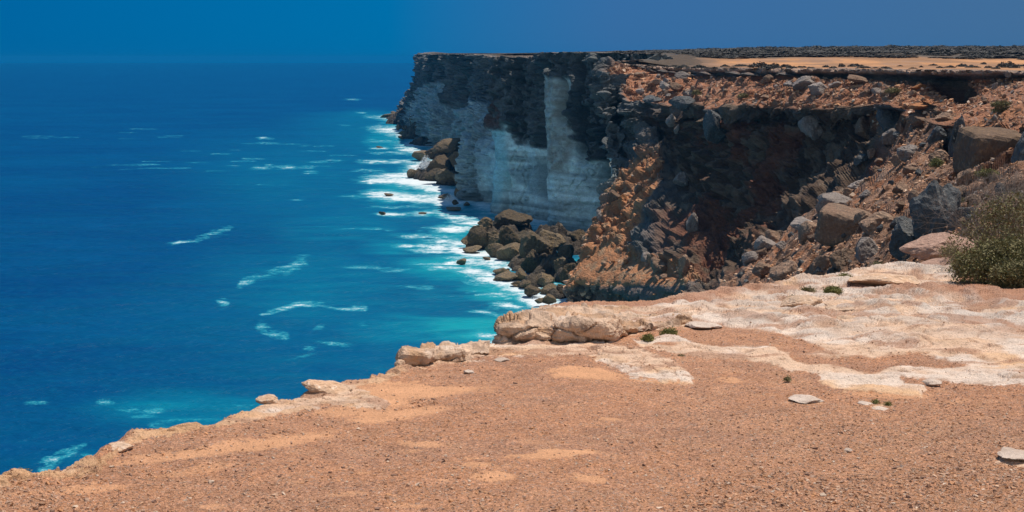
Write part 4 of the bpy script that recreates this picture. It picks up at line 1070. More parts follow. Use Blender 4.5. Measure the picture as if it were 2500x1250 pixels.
rim("rock_slab", 2075, 764, 165, 24, "broad grey slab right of the tilted slab, edge undercut", k=3, sink=.45, tilt=.05, cat='rock slab')
rim("rock_slab", 2150, 696, 190, 30, "long weathered grey slab below the pink slab", k=4, sink=.4, tilt=.05, cat='rock slab', depth=.6)
rim("rock_slab", 2072, 793, 60, 22, "small grey hump of rock casting a dark spot on the shelf", k=1, tilt=.05, cat='rock slab')
rim("rock_slab", 2290, 634, 230, 62, "thick pink slab jutting out beside the large bush", Y=27.5, k=2, tilt=.1, mat='pinkrock', depth=.5, rot=0.1, cat='rock slab')
rim("rock_slab", 2330, 668, 180, 36, "pink ledge below the thick pink slab, half hidden by the bush", Y=26.5, k=5, tilt=.08, mat='pinkrock', cat='rock slab', depth=.5)
rim("rock_slab", 2200, 664, 90, 22, "orange-brown broken ledge left of the pink slabs", Y=27.2, k=3, tilt=.08, mat='pinkrock', cat='rock slab')
rim("rim_block", 2275, 942, 56, 20, "smooth bluish white stone at the lower edge of the shelf", k=4, kind='boulder', mat='whiterock') if False else None
M['whiterock'] = rock_material("white_stone", ((0.56, 0.43, 0.34), (0.62, 0.50, 0.41)), 6.0, 40.0, bump=0.02, var=0.2)
for (x, y, w, h, lab) in [(2275,940,52,14,"smooth bluish white stone at the lower edge of the pale shelf"),(1970,985,90,12,"thin white rib of rock breaking through the gravel"),(2482,1124,110,20,"rounded cream stone in the gravel at the lower right"),
                          (2115,988,40,6,"small white chip left of the two green tufts"),(2150,1002,46,6,"flat white chip below the two green tufts"),(1145,911,26,9,"small white stone lying on the gravel behind the big sand patch"),
                          (1720,800,90,12,"white knob of rock at the left end of the gravel hollow"),(1225,882,40,5,"flat pale chip in front of the short ledge"),(2070,1102,24,7,"small pale stone in the stony ground, lower right")]:
    rim("stone", x, y, w, h, lab, mat='whiterock', cat='stone', tilt=.08, sink=.2)

# ---- boulders along the shore ----------------------------------------------
def ys(py): return float(Ysea(py, 0.3))
G1 = "boulders heaped along the near shore"
def B(px, py, w, h, lab, Y=None, k=None, kind='boulder', mat='boulder', grp=G1, **kw):
    put_rock("boulder", px, py, w, h, ys(py) if Y is None else Y, lab, "boulder", grp, mat, kind, k, **kw)
B(1168,612,58,64,"tall dark craggy boulder topping the outermost near pile", Y=445, k=1, kind='jag')
B(1172,606,62,50,"square yellow-brown boulder under the craggy one, in white water", k=2, kind='block')
B(1140,602,30,26,"small dark wedge at the tip of the outermost near pile", k=3, kind='jag')
B(1155,614,50,14,"flat dark rock awash at the foot of the square yellow-brown boulder", k=0)
B(1208,605,52,40,"long slanting olive boulder right of the square yellow-brown one", k=4, kind='jag', tilt=.5)
B(1207,628,50,34,"olive block standing in the foam below the slanting boulder", k=5, kind='block')
B(1243,612,60,64,"large pointed tan boulder with a flat face, mid pile", Y=425, k=0, kind='block')
B(1250,640,76,44,"wide yellowish boulder in front of the pointed tan one", Y=412, k=1)
B(1182,560,40,30,"pale brown boulder at the back, touching the bay's dark water", Y=468, k=2)
B(1218,560,56,26,"flat-topped sandy boulder catching sun below the pale cliff", Y=478, k=3, kind='block')
B(1275,600,40,44,"narrow grey boulder behind the pointed tan one", Y=440, k=4)
B(1310,640,80,76,"great rough grey boulder in the middle of the near heap", Y=405, k=5)
B(1350,612,70,54,"dark grey boulder on the crest of the near heap", Y=412, k=0)
B(1385,640,46,44,"round grey boulder high on the right of the near heap", Y=398, k=1)
B(1345,680,60,60,"steep grey boulder leaning left in the lower heap", Y=386, k=2, kind='jag')
B(1300,668,56,58,"brown boulder with a dark crack left of the leaning one", Y=388, k=3)
B(1325,708,76,50,"big yellow-brown boulder low on the near heap", Y=368, k=4)
B(1350,730,60,36,"dark wet boulder at the water below the yellow-brown one", Y=356, k=5)
B(1382,728,44,40,"dark boulder against the foot of the orange spur", Y=352, k=0)
B(1392,690,52,50,"flat-faced grey slab standing against the orange spur", Y=366, k=1, kind='jag')
B(1368,668,40,44,"grey boulder wedged above the flat-faced slab", Y=378, k=2)
B(1272,690,44,34,"dark wet boulder at the foam's edge left of the brown one", Y=376, k=3)
B(1228,672,52,20,"low brown boulder in foam, upper of the offshore pair", k=4)
B(1236,685,60,18,"low dark boulder in foam, lower of the offshore pair", k=5)
B(1284,702,34,18,"dark wedge awash right of the offshore pair", k=0, kind='jag')
B(1258,698,30,12,"small dark wedge awash below the offshore pair", k=2, kind='jag')
B(1129,646,30,14,"lone brown rock in white water left of the near heap", k=1)
B(1342,742,44,24,"wet grey boulder streaked with foam, nearest the clifftop", k=3)
B(1318,742,24,14,"small dark wedge left of the nearest wet boulder", k=4, kind='jag')
B(1300,722,40,26,"rounded wet boulder with spray running off it", k=5)
B(1190,636,24,8,"flat dark rock awash below the olive block", k=1)
B(1410,600,50,40,"dark angular boulder in the shade under the pale cliff", Y=440, k=3, kind='jag')
B(1252,560,90,46,"black shaded boulder at the back of the near heap", Y=476, k=5)
G2 = "boulders in the heap below the far grey cliff"
B(1100,386,90,48,"huge square boulder topping the far heap", Y=722, k=1, kind='block', grp=G2)
B(1126,410,70,50,"long tilted boulder right of the far heap's top", Y=690, k=2, kind='jag', grp=G2)
B(1078,420,70,40,"broad brown boulder in the middle of the far heap", Y=690, k=3, grp=G2)
B(1062,437,54,30,"brown boulder at the left foot of the far heap", Y=668, k=4, grp=G2)
B(1098,448,70,34,"wide tan boulder along the water, far heap", Y=662, k=5, grp=G2)
B(1128,452,44,30,"dark boulder at the right foot of the far heap", Y=656, k=0, grp=G2)
B(1030,392,48,24,"long brown boulder reaching left from the far heap into foam", k=1, grp=G2)
B(1058,386,46,26,"grey boulder behind the white spray", Y=735, k=2, grp=G2)
B(1008,434,30,22,"lone golden block standing in white foam", k=2, kind='block', grp=G2)
B(1148,486,40,26,"black rock in the dark cleft under the buttress", Y=608, k=4, grp=G2)
B(1122,484,26,28,"small black rock left of the dark cleft", Y=608, k=1, grp=G2)
B(1088,486,40,12,"wave-washed brown rock in the surf by the cleft", k=3, grp=G2)
B(1112,500,16,12,"small round rock at the breaking wave", k=5, grp=G2)
B(950,478,26,7,"flat black rock in the middle of a patch of foam", k=0, grp=G2)
B(934,525,20,8,"small brown islet with foam trailing right", k=1, grp=G2)
B(1030,522,22,4,"low dark rock awash between two foam streaks", k=2, grp=G2)
B(1140,502,18,9,"little dark rock in the shaded blue inlet", k=3, grp=G2)
B(1110,512,44,7,"long low dark reef at the mouth of the inlet", k=4, grp=G2)
B(926,361,16,4,"tiny dark rock beyond the far heap", k=5, grp=G2)
G3 = "boulders at the tip of the far headland"
B(1020,316,46,40,"jumbled grey boulder at the foot of the far headland", Y=1080, k=1, grp=G3)
B(1034,330,40,36,"large brown boulder against the far headland's base", Y=1040, k=2, grp=G3)
B(1002,284,40,40,"reddish crag below the far headland's tip", Y=1330, k=3, kind='jag', grp=G3)
B(985,292,36,22,"brown boulder at the very tip of the far headland", k=4, grp=G3)
B(950,286,40,9,"long low reef running out from the far headland", k=5, grp=G3)
B(970,284,34,12,"brown hump joining the low reef to the headland", k=0, grp=G3)
B(974,317,14,14,"upright little stack off the far headland, left of the pair", k=1, kind='jag', grp=G3)
B(986,317,16,12,"pointed little stack off the far headland, right of the pair", k=2, kind='jag', grp=G3)
B(984,330,24,11,"flat brown rock in foam below the little stacks", k=3, grp=G3)
B(980,340,18,9,"dark jagged rock below the flat brown one", k=4, kind='jag', grp=G3)
B(1004,338,22,11,"dark rock close inshore of the flat brown one", k=5, grp=G3)
B(1022,348,16,6,"small dark rock at the corner of the far headland", k=0, grp=G3)

# ---- blocks on the slopes of the bay: rest on the built surface -------------
CK = Pd[::3, ::3].reshape(-1, 3); cpx, cpy = proj(CK)
def surf_Y(px, py):
    dd = (cpx - px) ** 2 + (cpy - py) ** 2
    near = np.argsort(dd)[:12]
    return float(np.min(CK[near, 1]))
NAMED = []
def slope_rock(px, py, w, h, lab, mat='redrock', kind='boulder', grp=None, k=None, **kw):
    put_rock("boulder", px, py, w, h, surf_Y(px, py - h * 0.3) - 0.3, lab, "boulder", grp, mat, kind, k, **dict(dict(sink=0.42), **kw))
GB = "blocks lying on the right side of the bay"
for a in [
 (2065,575,120,62,"big flat-topped brown block under a heap of red earth",'redrock','cuboid'),(1985,590,66,52,"grey-brown block left of the flat-topped one",'redrock','block'),
 (2140,570,96,56,"row of rounded knobs on a dark overhanging block",'redrock','boulder'),(2120,640,86,62,"sunlit grey block just above the clifftop shelf",'palerock','block'),
 (2010,680,64,60,"dark wedge-shaped block above the shelf",'redrock','jag'),(2060,660,70,56,"crumbling red-topped block above the shelf",'redrock','jag'),
 (1925,680,84,52,"black-faced block with a red top",'redrock','boulder'),(1870,610,52,34,"pale smooth boulder on a spit of red earth",'palerock','boulder'),
 (1850,636,34,24,"small grey boulder below the pale smooth one",'redrock','boulder'),(1870,668,58,28,"rough oval boulder on the red slope",'redrock','boulder'),
 (1890,585,44,28,"tan boulder above the pale smooth one",'redrock','boulder'),(1960,560,80,30,"long ribbed slab slanting up to the right",'palerock','slab'),
 (2050,500,96,34,"second slanting slab above the flat-topped block",'palerock','slab'),(2105,460,80,26,"sunlit slanting spine of pale rock",'palerock','jag'),
 (2290,600,120,150,"tall dark blue-grey crag with a hollow face",'darkrock','jag'),(2345,560,80,70,"streaked crag right of the dark hollow crag",'darkrock','jag'),
 (2220,620,90,90,"pale rounded buttress beside the dark hollow crag",'darkrock','boulder'),(2240,500,50,40,"rugged block above the dark hollow crag",'redrock','boulder'),
 (2425,402,136,84,"enormous square brown block with a flat face",'bigblock','cuboid'),(2520,410,80,110,"cut-off grey crag at the right edge of the picture",'darkrock','jag'),
 (2355,450,44,40,"leaning slab in front of the enormous square block",'redrock','jag'),(2330,490,90,36,"long low block on the sunny scree",'redrock','block'),
 (2380,500,56,26,"small angular block beside the long low one",'redrock','block'),(2350,470,40,22,"tan stone resting behind the long low block",'redrock','boulder'),
 (2180,316,70,62,"rounded grey block hanging in the top of the face",'darkrock','boulder'),(2250,300,70,30,"cracked grey ledge block under the red hollow",'redrock','slab'),
 (2310,300,60,30,"layered tan block right of the cracked ledge block",'redrock','slab'),(2290,350,50,40,"dark crag in shade below the layered block",'darkrock','jag'),
 (2335,380,44,110,"narrow dark rib running down beside the square block",'darkrock','jag'),(2225,420,36,24,"grey stone in the middle of the red gully",'redrock','boulder'),
 (2195,400,36,26,"pale stone left of the red gully",'redrock','boulder'),(2205,470,50,24,"tan stone low in the red gully",'redrock','boulder'),
 (2250,262,60,14,"overhung red lump in the red hollow",'redearth','slab'),(2245,218,44,12,"small orange knob in the red hollow",'redearth','slab'),
 (1640,300,30,26,"sunlit tan knob on the shaded face below the ledge",'palerock','boulder'),(1655,320,20,20,"small sunlit knob under the tan knob",'palerock','boulder'),
 (1665,260,66,26,"smooth grey block hanging under the ledge",'darkrock','block'),(1590,250,60,18,"flat grey block at the left end of the ledge",'darkrock','slab'),
 (1745,330,52,64,"grey pillar of rock below the ledge",'darkrock','block'),(1985,330,70,56,"sunlit crumbling rib on the dark face",'palerock','jag'),
 (1580,640,44,26,"grey block half buried in the orange slope",'palerock','block'),(1610,655,44,28,"orange-brown block at the shadow's edge on the spur",'redrock','boulder'),
 (1670,655,30,36,"rough lump in the shade right of the spur",'redrock','boulder'),(1560,470,30,24,"crag on the crest of the orange spur",'redrock','jag'),
 (1500,490,34,26,"rounded crag on the seaward edge of the spur",'redrock','boulder'),(1466,530,24,20,"pale round boulder perched on the spur's left edge",'palerock','boulder'),
 (1690,560,34,40,"sunlit upright slab on the shaded slope",'palerock','jag'),(1665,450,40,30,"crumbly sunlit outcrop on the shaded slope",'palerock','jag')]:
    M.setdefault('darkrock', rock_material("dark_grey_rock", ((0.14, 0.145, 0.145), (0.09, 0.095, 0.10), (0.21, 0.20, 0.18)), 0.5, 2.5, bump=0.4, var=0.35, rand=0.15))
    M.setdefault('bigblock', rock_material("brown_block", ((0.19, 0.125, 0.08), (0.15, 0.10, 0.07), (0.24, 0.15, 0.085)), 0.35, 2.0, bump=0.3, var=0.3))
    M.setdefault('redearth', rock_material("red_earth_lump", ((0.42, 0.19, 0.08), (0.34, 0.15, 0.07)), 0.6, 3.0, bump=0.2, var=0.25))
    slope_rock(*a[:5], mat=a[5], kind=a[6], grp=GB); NAMED.append((a[0], a[1], a[4]))
GSR = "blocks scattered on the scree below the plateau rim"
for a in [(1965,215,70,34,"large pale grey slab leaning on the scree",'palerock','slab'),(1998,228,52,34,"second pale grey slab right of the leaning one",'palerock','slab'),(1935,210,40,16,"white pointed slab left of the leaning one",'palerock','jag'),
          (1670,192,44,18,"flat pale block under the rim's overhang",'palerock','block'),(1650,218,36,18,"dark-sided block on the left of the scree",'redrock','block'),(1600,208,44,14,"tan slab at the left end of the scree",'redrock','slab'),
          (1560,190,36,14,"reddish slab near the headland corner",'redrock','slab'),(2100,200,60,14,"long brown slab under the rim",'redrock','slab'),(2040,212,40,12,"broken pale stones right of the grey slabs",'palerock','jag')]:
    slope_rock(*a[:5], mat=a[5], kind=a[6], grp=GSR, tilt=.3); NAMED.append((a[0], a[1], a[4]))
rsb = random.Random(5); LAB = []; STR = []
def strew(n, poly, smin, smax, lab, grp, mats, kinds=('boulder', 'block', 'jag', 'slab')):
    xs = [p[0] for p in poly]; yv = [p[1] for p in poly]; got = 0
    while got < n:
        x, y = rsb.uniform(min(xs), max(xs)), rsb.uniform(min(yv), max(yv))
        if not inside(np.array([x]), np.array([y]), poly)[0]: continue
        s_ = smin * (smax / smin) ** (rsb.random() ** 1.6)
        mt, kd = rsb.choice(mats), rsb.choice(kinds)
        LAB.append((x, y, s_, mt, kd, lab))
        slope_rock(x, y, s_, s_ * rsb.uniform(.45, .9), lab, mat=mt, kind=kd, grp=grp, tilt=.5); got += 1
        STR.append((C.objects[-1], x, y, s_, mt, kd, lab))
strew(60, [(2130,275),(2230,300),(2290,380),(2340,440),(2480,430),(2520,480),(2340,560),(2230,560),(2150,640),(1900,700),(1780,690),(1880,600),(2040,480)], 14, 60, "brown rock among the tumbled blocks on the right side of the bay", "tumbled rocks on the right side of the bay", ['redrock', 'redrock', 'darkrock', 'palerock'])
strew(42, [(1560,180),(1800,195),(2150,205),(2300,230),(2290,262),(1900,252),(1640,245),(1550,225)], 9, 30, "brown stone on the sunlit scree under the plateau rim", "stones on the sunlit scree", ['redrock', 'redrock', 'palerock'])
strew(30, [(2350,200),(2500,180),(2540,300),(2440,310),(2360,290)], 8, 26, "stone on the steep sunny slope at the upper right", "stones on the sunny slope at the upper right", ['redrock', 'palerock'])
strew(34, [(1590,385),(1560,520),(1560,600),(1680,690),(1600,700),(1410,690),(1440,610),(1500,500)], 8, 26, "crumbly stone on the orange spur", "stones on the orange spur", ['redearth', 'redrock', 'redrock'])

TONE = dict(redrock='brown', darkrock='dark grey', palerock='pale', redearth='orange')
FORM = dict(boulder='rounded', block='squarish', jag='pointed', slab='flat')
used_lab = {}
for (o, x, y, s_, mt, kd, where) in STR:
    size = 'tiny' if s_ < 13 else 'small' if s_ < 20 else 'mid-sized' if s_ < 34 else 'large'
    near = min(NAMED, key=lambda q: (q[0] - x) ** 2 + (q[1] - y) ** 2)
    dx, dy = x - near[0], y - near[1]
    side = ('right of' if dx > 0 else 'left of') if abs(dx) > abs(dy) * 1.2 else ('below' if dy > 0 else 'above')
    short = ' '.join(near[2].replace(',', '').split()[:7])
    for cut in (' in ', ' on ', ' of ', ' under ', ' below ', ' above ', ' left ', ' right ', ' with ', ' beside ', ' hanging ', ' leaning ', ' at ', ' near ', ' just ', ' down ', ' behind ', ' resting ', ' lying ', ' half ', ' running ', ' slanting '):
        if cut in short: short = short.split(cut)[0]
    base = f"{size} {TONE[mt]} {FORM[kd]} stone {side} the {short}"
    n_ = used_lab.get(base, 0); used_lab[base] = n_ + 1
    o['label'] = (('', 'second ', 'third ', 'fourth ', 'fifth ', 'sixth ', 'seventh ', 'eighth ')[min(n_, 7)] + base)
# loose scree too fine to count
def pick_scree(rs, n):
    i = rs.randint(0, NU, n * 12); j = rs.randint(0, NV, n * 12)
    w = (scree + 0.5 * spur * (1 - 0.8 * terr) + 0.6 * rubble)[i, j] * (uu[i, j] > 25)
    k = (rs.rand(len(i)) < w) & (PX[i, j] < 2560)
    return i[k][:n], j[k][:n]
_P0 = P0; P0 = Pd
scr = stones(24000, pick_scree, 0.12, 0.75, 31, "scree")
P0 = _P0
tag(scr, "brown and pale scree littering the slopes of the bay", "scree", kind='stuff')

# ----------------------------------------------------------------------------
# plants
# ----------------------------------------------------------------------------
def twig_mesh(rs, n_stem, height, spread, levels=3, r0=0.012, crooked=0.35, n_child=3):
    """branching stems; returns verts, faces, list of tip points"""
    V, Fc, tips = [], [], []
    def tube(a, b, ra, rb):
        d = b - a; L = np.linalg.norm(d) + 1e-9; d = d / L
        u = np.cross(d, [0.3, 0.2, 0.93]); u /= np.linalg.norm(u) + 1e-9; v = np.cross(d, u)
        i = len(V)
        for q, r in ((a, ra), (b, rb)):
            for k in range(3):
                t = 2.094 * k; V.append(q + (u * math.cos(t) + v * math.sin(t)) * r)
        for k in range(3): Fc.append((i + k, i + (k + 1) % 3, i + 3 + (k + 1) % 3, i + 3 + k))
    def grow(p, d, L, r, lev):
        segs = 2 if lev else 3
        for _ in range(segs):
            d2 = d + rs.randn(3) * crooked * 0.5; d2 /= np.linalg.norm(d2)
            q = p + d2 * L / segs; tube(p, q, r, r * 0.75); p, d, r = q, d2, r * 0.75
            if lev > 0 and rs.rand() < 0.6:
                e = d + rs.randn(3) * 0.7; e[2] = abs(e[2]) * 0.8; grow(p, e / np.linalg.norm(e), L * 0.6, r * 0.7, lev - 1)
        if lev > 0:
            for _ in range(n_child):
                e = d + rs.randn(3) * 0.6; e /= np.linalg.norm(e); grow(p, e, L * 0.62, r * 0.7, lev - 1)
        else: tips.append(p)
    for _ in range(n_stem):
        a = rs.rand() * 6.283; el = spread * math.sqrt(rs.rand())
        d = np.array([math.cos(a) * el, math.sin(a) * el, 1.0]); d /= np.linalg.norm(d)
        p = np.array([math.cos(a), math.sin(a), 0]) * rs.rand() * 0.12 * height
        grow(p, d, height * 0.42, r0, levels)
    return np.array(V), np.array(Fc), np.array(tips)
def leaves(rs, pts, per, size, spread):
    n = len(pts) * per
    c = np.repeat(pts, per, 0) + rs.randn(n, 3) * spread
    a = rs.randn(n, 3); a /= np.linalg.norm(a, axis=1, keepdims=True)
    b = np.cross(a, rs.randn(n, 3)); b /= np.linalg.norm(b, axis=1, keepdims=True)
    s = size * (0.6 + 0.8 * rs.rand(n, 1))
    V = np.stack([c - a * s, c + b * s * 0.4, c + a * s, c - b * s * 0.4], 1).reshape(-1, 3)
    return V, np.arange(n * 4).reshape(-1, 4)
def shrub(name, loc, label, cat, height, spread, stems, levels=2, per=12, leaf=0.02, lspread=0.05, mat='leaf_grey', twig='bark', seed=1, squash=(1, 1, 1), group=None, r0=0.008, n_child=3, extra=None, flowers=None):
    rs = np.random.RandomState(seed)
    V, Fc, tips = twig_mesh(rs, stems, height, spread, levels, r0, n_child=n_child)
    e = bpy.data.objects.new(name, None); C.objects.link(e); e.location = loc
    e.empty_display_size = 0.2
    tag(e, label, cat, group)
    sq = np.array(squash)
    new_mesh("stem", V * sq, Fc, M[twig], parent=e)
    if per:
        LV, LF = leaves(rs, tips * sq, per, leaf, lspread)
        ok = (LV.reshape(-1, 4, 3)[:, :, 2] > 0.0).all(1)
        new_mesh("foliage", LV, LF[ok], M[mat], parent=e)
    if extra:
        sel = tips[(rs.rand(len(tips)) < extra[1])] * sq
        LV, LF = leaves(rs, sel, per, leaf, lspread); new_mesh("foliage", LV, LF, M[extra[0]], parent=e)
    return e
def gpt(px, py, dz=0.0):
    Y = float(Yg(py)); p = at(px, py, Y); return (p[0], p[1], p[2] + dz)
def gpY(px, py, Y, dz=0): p = at(px, py, Y); return (p[0], p[1], p[2] + dz)
# the large bush at the right: a low green front bush, a taller grey twiggy one behind
shrub("large_bush", gpY(2445, 694, 24.0), "large olive-green bush at the right edge of the clifftop", "bush", 0.84, 1.35, 26, 3, 9, 0.026, 0.065, 'leaf_grey', 'twig', 41, (1.05, 0.8, 1.0), extra=('leaf_green', 0.10))
shrub("large_bush", gpY(2530, 660, 25.5), "tall olive bush with russet tips cut by the right edge of the picture", "bush", 1.6, 1.0, 24, 3, 7, 0.026, 0.06, 'leaf_grey', 'twig', 42, (1.1, 0.9, 1.0), extra=('leaf_red', 0.10))
shrub("bare_bush", gpY(2440, 650, 26.2), "leafless grey twiggy bush rising behind the large olive one", "bush", 2.3, 0.7, 30, 3, 0, 0.02, 0.06, 'leaf_grey', 'twig', 43, (1, .8, 1.0), r0=0.018)
shrub("bare_bush", gpY(2340, 640, 26.6), "low grey twiggy bush trailing over the pink slab", "bush", 0.36, 1.8, 18, 2, 3, 0.016, 0.04, 'leaf_grey', 'twig', 44, (1.3, .8, 1), r0=0.006)
shrub("low_shrub", gpY(2150, 664, 27.0), "brownish low shrub in the crack left of the pink slab", "shrub", 0.20, 2.2, 16, 2, 6, 0.018, 0.04, 'leaf_grey', 'twig', 45, (1.4, .8, 1), r0=0.005)
shrub("low_shrub", gpY(2318, 622, 27.0), "dry brown shrub on the back of the pink slab", "shrub", 0.18, 2.0, 14, 2, 3, 0.016, 0.04, 'leaf_grey', 'twig', 46, (1.4, .8, 1), r0=0.005)
shrub("green_shrub", gpt(2064, 690), "single bright green shrub at the back edge of the shelf", "shrub", 0.155, 0.9, 12, 2, 10, 0.016, 0.025, 'leaf_green', 'bark', 47, r0=0.004)
shrub("tussock", gpt(2035, 716), "olive tussock on the shelf below the bright green shrub", "tussock", 0.085, 2.8, 18, 2, 12, 0.016, 0.03, 'leaf_green', 'twig', 48, (1.6, 1, 1), r0=0.004)
shrub("tussock", gpt(1972, 716), "dull brown-green tussock left of the olive one", "tussock", 0.07, 3, 12, 2, 10, 0.014, 0.03, 'leaf_grey', 'twig', 49, (1.5, 1, 1), r0=0.004)
shrub("tussock", gpt(1940, 736), "small dark tussock behind the tilted slab", "tussock", 0.05, 3, 10, 2, 10, 0.012, 0.03, 'leaf_grey', 'twig', 50, (1.5, 1, 1), r0=0.003)
shrub("tussock", gpt(1632, 820), "dark green tussock at the foot of the long ledge, right one", "tussock", 0.085, 1.9, 12, 2, 9, 0.012, 0.025, 'leaf_green', 'bark', 51, (1.3, 1, 1), r0=0.003)
shrub("tussock", gpt(1580, 832), "dark green tussock at the foot of the long ledge, left one", "tussock", 0.07, 1.8, 10, 2, 9, 0.012, 0.022, 'leaf_green', 'bark', 52, (1.1, 1, 1), r0=0.003)
shrub("tussock", gpt(1664, 872), "tiny brownish tuft between the pale rock patches", "tussock", 0.025, 2.5, 8, 1, 9, 0.009, 0.015, 'leaf_grey', 'bark', 53, (1.3, 1, 1), r0=0.003)
shrub("tussock", gpt(1922, 930), "small blue-grey tuft alone on the gravel", "tussock", 0.04, 1.4, 8, 1, 12, 0.010, 0.014, 'leaf_blue' if False else 'leaf_grey', 'bark', 54, r0=0.003)
shrub("tussock", gpt(2138, 986), "left green tuft of two beside the white chips", "tussock", 0.032, 2.0, 10, 1, 12, 0.008, 0.013, 'leaf_green', 'bark', 55, (1.2, 1, 1), r0=0.002)
shrub("tussock", gpt(2166, 991), "right green tuft of two beside the white chips", "tussock", 0.030, 2.0, 10, 1, 12, 0.008, 0.013, 'leaf_green', 'bark', 56, (1.2, 1, 1), r0=0.002)
shrub("tussock", gpt(2312, 842), "dark dry tuft on the bare pale shelf", "tussock", 0.035, 1.6, 9, 1, 10, 0.009, 0.015, 'leaf_red', 'bark', 57, r0=0.002)
shrub("tussock", gpt(2365, 848), "wider dark dry tuft on the bare shelf, right of the other", "tussock", 0.035, 1.9, 12, 1, 10, 0.009, 0.018, 'leaf_grey', 'bark', 58, (1.3, 1, 1), r0=0.002)
shrub("tussock", gpt(2335, 668) if False else gpY(2318, 678, 25.5), "small green tuft at the left foot of the large bush", "tussock", 0.08, 1.4, 10, 2, 8, 0.014, 0.025, 'leaf_green', 'bark', 59, r0=0.003)
shrub("rim_shrub", gpt(54, 1172), "small scraggly green shrub on the rim at the lower left", "shrub", 0.075, 1.1, 10, 2, 7, 0.008, 0.014, 'leaf_green', 'twig', 60, (1.3, 1, 1), r0=0.0025)
shrub("tussock", gpt(1560, 780), "sparse dry tuft in a crack on top of the long ledge", "tussock", 0.03, 2.0, 9, 1, 9, 0.010, 0.018, 'leaf_grey', 'twig', 61, (1.4, 1, 1), r0=0.002)
shrub("low_shrub", gpY(2240, 664, 26.8), "grey-brown low shrub in front of the pink slab", "shrub", 0.14, 2.4, 16, 2, 6, 0.018, 0.04, 'leaf_grey', 'twig', 62, (1.8, .8, 1), r0=0.005)
shrub("low_shrub", gpY(2490, 702, 23.2), "dark lower skirt bush at the right edge, in front of the large bush", "bush", 0.45, 1.6, 18, 3, 9, 0.024, 0.05, 'leaf_grey', 'twig', 63, (1.2, .8, 1), r0=0.006)
def slope_shrub(px, py, w, h, lab, mat, seed, cat="shrub", grp=None):
    Y = surf_Y(px, py) - 0.3; s_ = Y / F
    hgt = h * s_
    shrub("slope_shrub", gpY(px, py, Y), lab, cat, hgt * 0.8, 1.0, 9, 2, 10, 0.06 * Y / 100, 0.09 * Y / 100, mat, 'bark', seed, (w / h * 0.8, 1, 1), grp, r0=0.02)
slope_shrub(2410, 434, 56, 28, "green and brown shrub below the enormous square block", 'leaf_green', 70)
slope_shrub(2285, 412, 30, 34, "bright green shrub in the cleft beside the red gully", 'leaf_green', 71)
slope_shrub(2445, 262, 50, 18, "grey shrub on the steep sunny slope, upper one", 'leaf_grey', 72)
slope_shrub(2448, 276, 60, 18, "grey shrub on the steep sunny slope, lower one", 'leaf_grey', 73)
slope_shrub(2180, 228, 36, 14, "grey shrub on the scree left of the red hollow", 'leaf_grey', 74)
slope_shrub(1812, 240, 22, 10, "small grey shrub low on the scree", 'leaf_grey', 75)
slope_shrub(1700, 232, 20, 8, "small grey shrub near the left end of the scree", 'leaf_grey', 76)
slope_shrub(2365, 500, 44, 22, "grey shrub in the scree above the pink slab", 'leaf_grey', 77)
slope_shrub(2240, 600, 30, 20, "dry shrub under the dark crag", 'leaf_grey', 78) if False else None

# plateau: shrubs on the open sand are things; the wall of scrub beyond is one mass
def dome_shrub(seed, n=560):
    rs = np.random.RandomState(seed)
    a = rs.rand(n) * 6.283; r = np.sqrt(rs.rand(n)); lump = 1 + 0.25 * np.sin(a * 3 + seed) * r
    p = np.stack([np.cos(a) * r * lump, np.sin(a) * r * lump, np.sqrt(np.clip(1 - r * r, 0, 1)) * (0.35 + 0.65 * rs.rand(n)) * (1 + 0.2 * np.sin(a * 2 + seed * 3))], 1)
    q = rs.randn(n, 3); q /= np.linalg.norm(q, axis=1, keepdims=True)
    b = np.cross(q, rs.randn(n, 3)); b /= np.linalg.norm(b, axis=1, keepdims=True)
    s = 0.06 + 0.09 * rs.rand(n, 1)
    V = np.stack([p - q * s, p + b * s, p + q * s, p - b * s], 1)
    return V.reshape(-1, 3)
DS = [dome_shrub(k) for k in range(6)]
protos = []
for k in range(6):
    o = new_mesh("plateau_shrub", DS[k], np.arange(len(DS[k])).reshape(-1, 4), M['leaf_far']); protos.append(o.data); bpy.data.objects.remove(o)
SH = [(1660,158,34,8),(1698,160,40,9),(1760,152,26,6),(1842,158,52,14),(1880,160,30,12),(1905,156,34,8),(1920,162,24,7),(1945,158,30,5),(1965,164,22,6),(1800,150,50,6),(1735,163,22,5),(1870,163,60,10),
      (2002,156,18,6),(2020,162,20,6),(2038,154,16,9),(2042,150,20,5),(2070,152,30,8),(2085,150,20,5),(2095,161,36,6),(2120,162,24,4),(2145,162,30,5),(2230,156,12,5),(2275,160,20,5),(2300,158,30,6),(2330,152,28,8),(2355,158,34,6),
      (2390,160,20,6),(2435,158,44,15),(2452,160,30,8),(2470,150,30,6),(2490,160,28,8),(2380,146,18,6),(2350,150,16,5),(2180,150,20,4),(2260,148,24,5),(2410,164,26,5),(1580,150,26,5),(1620,154,20,5),(1780,164,24,5),(2480,140,40,6),(1640,150,24,4),(2210,163,22,4)]
ORD = ['leftmost', 'second', 'third', 'fourth', 'fifth', 'sixth', 'seventh', 'eighth', 'ninth', 'tenth', 'eleventh', 'twelfth', 'thirteenth', 'fourteenth', 'fifteenth', 'sixteenth', 'seventeenth', 'eighteenth', 'nineteenth', 'twentieth']
SH = sorted(SH)
def ordinal(i, n):
    if i < 20: return (ORD[i] + ' from the left') if i else 'leftmost'
    j = n - 1 - i
    return ('rightmost' if j == 0 else (ORD[j] + ' from the right') if j < 20 else ORD[i - 20] + ' past the twentieth')
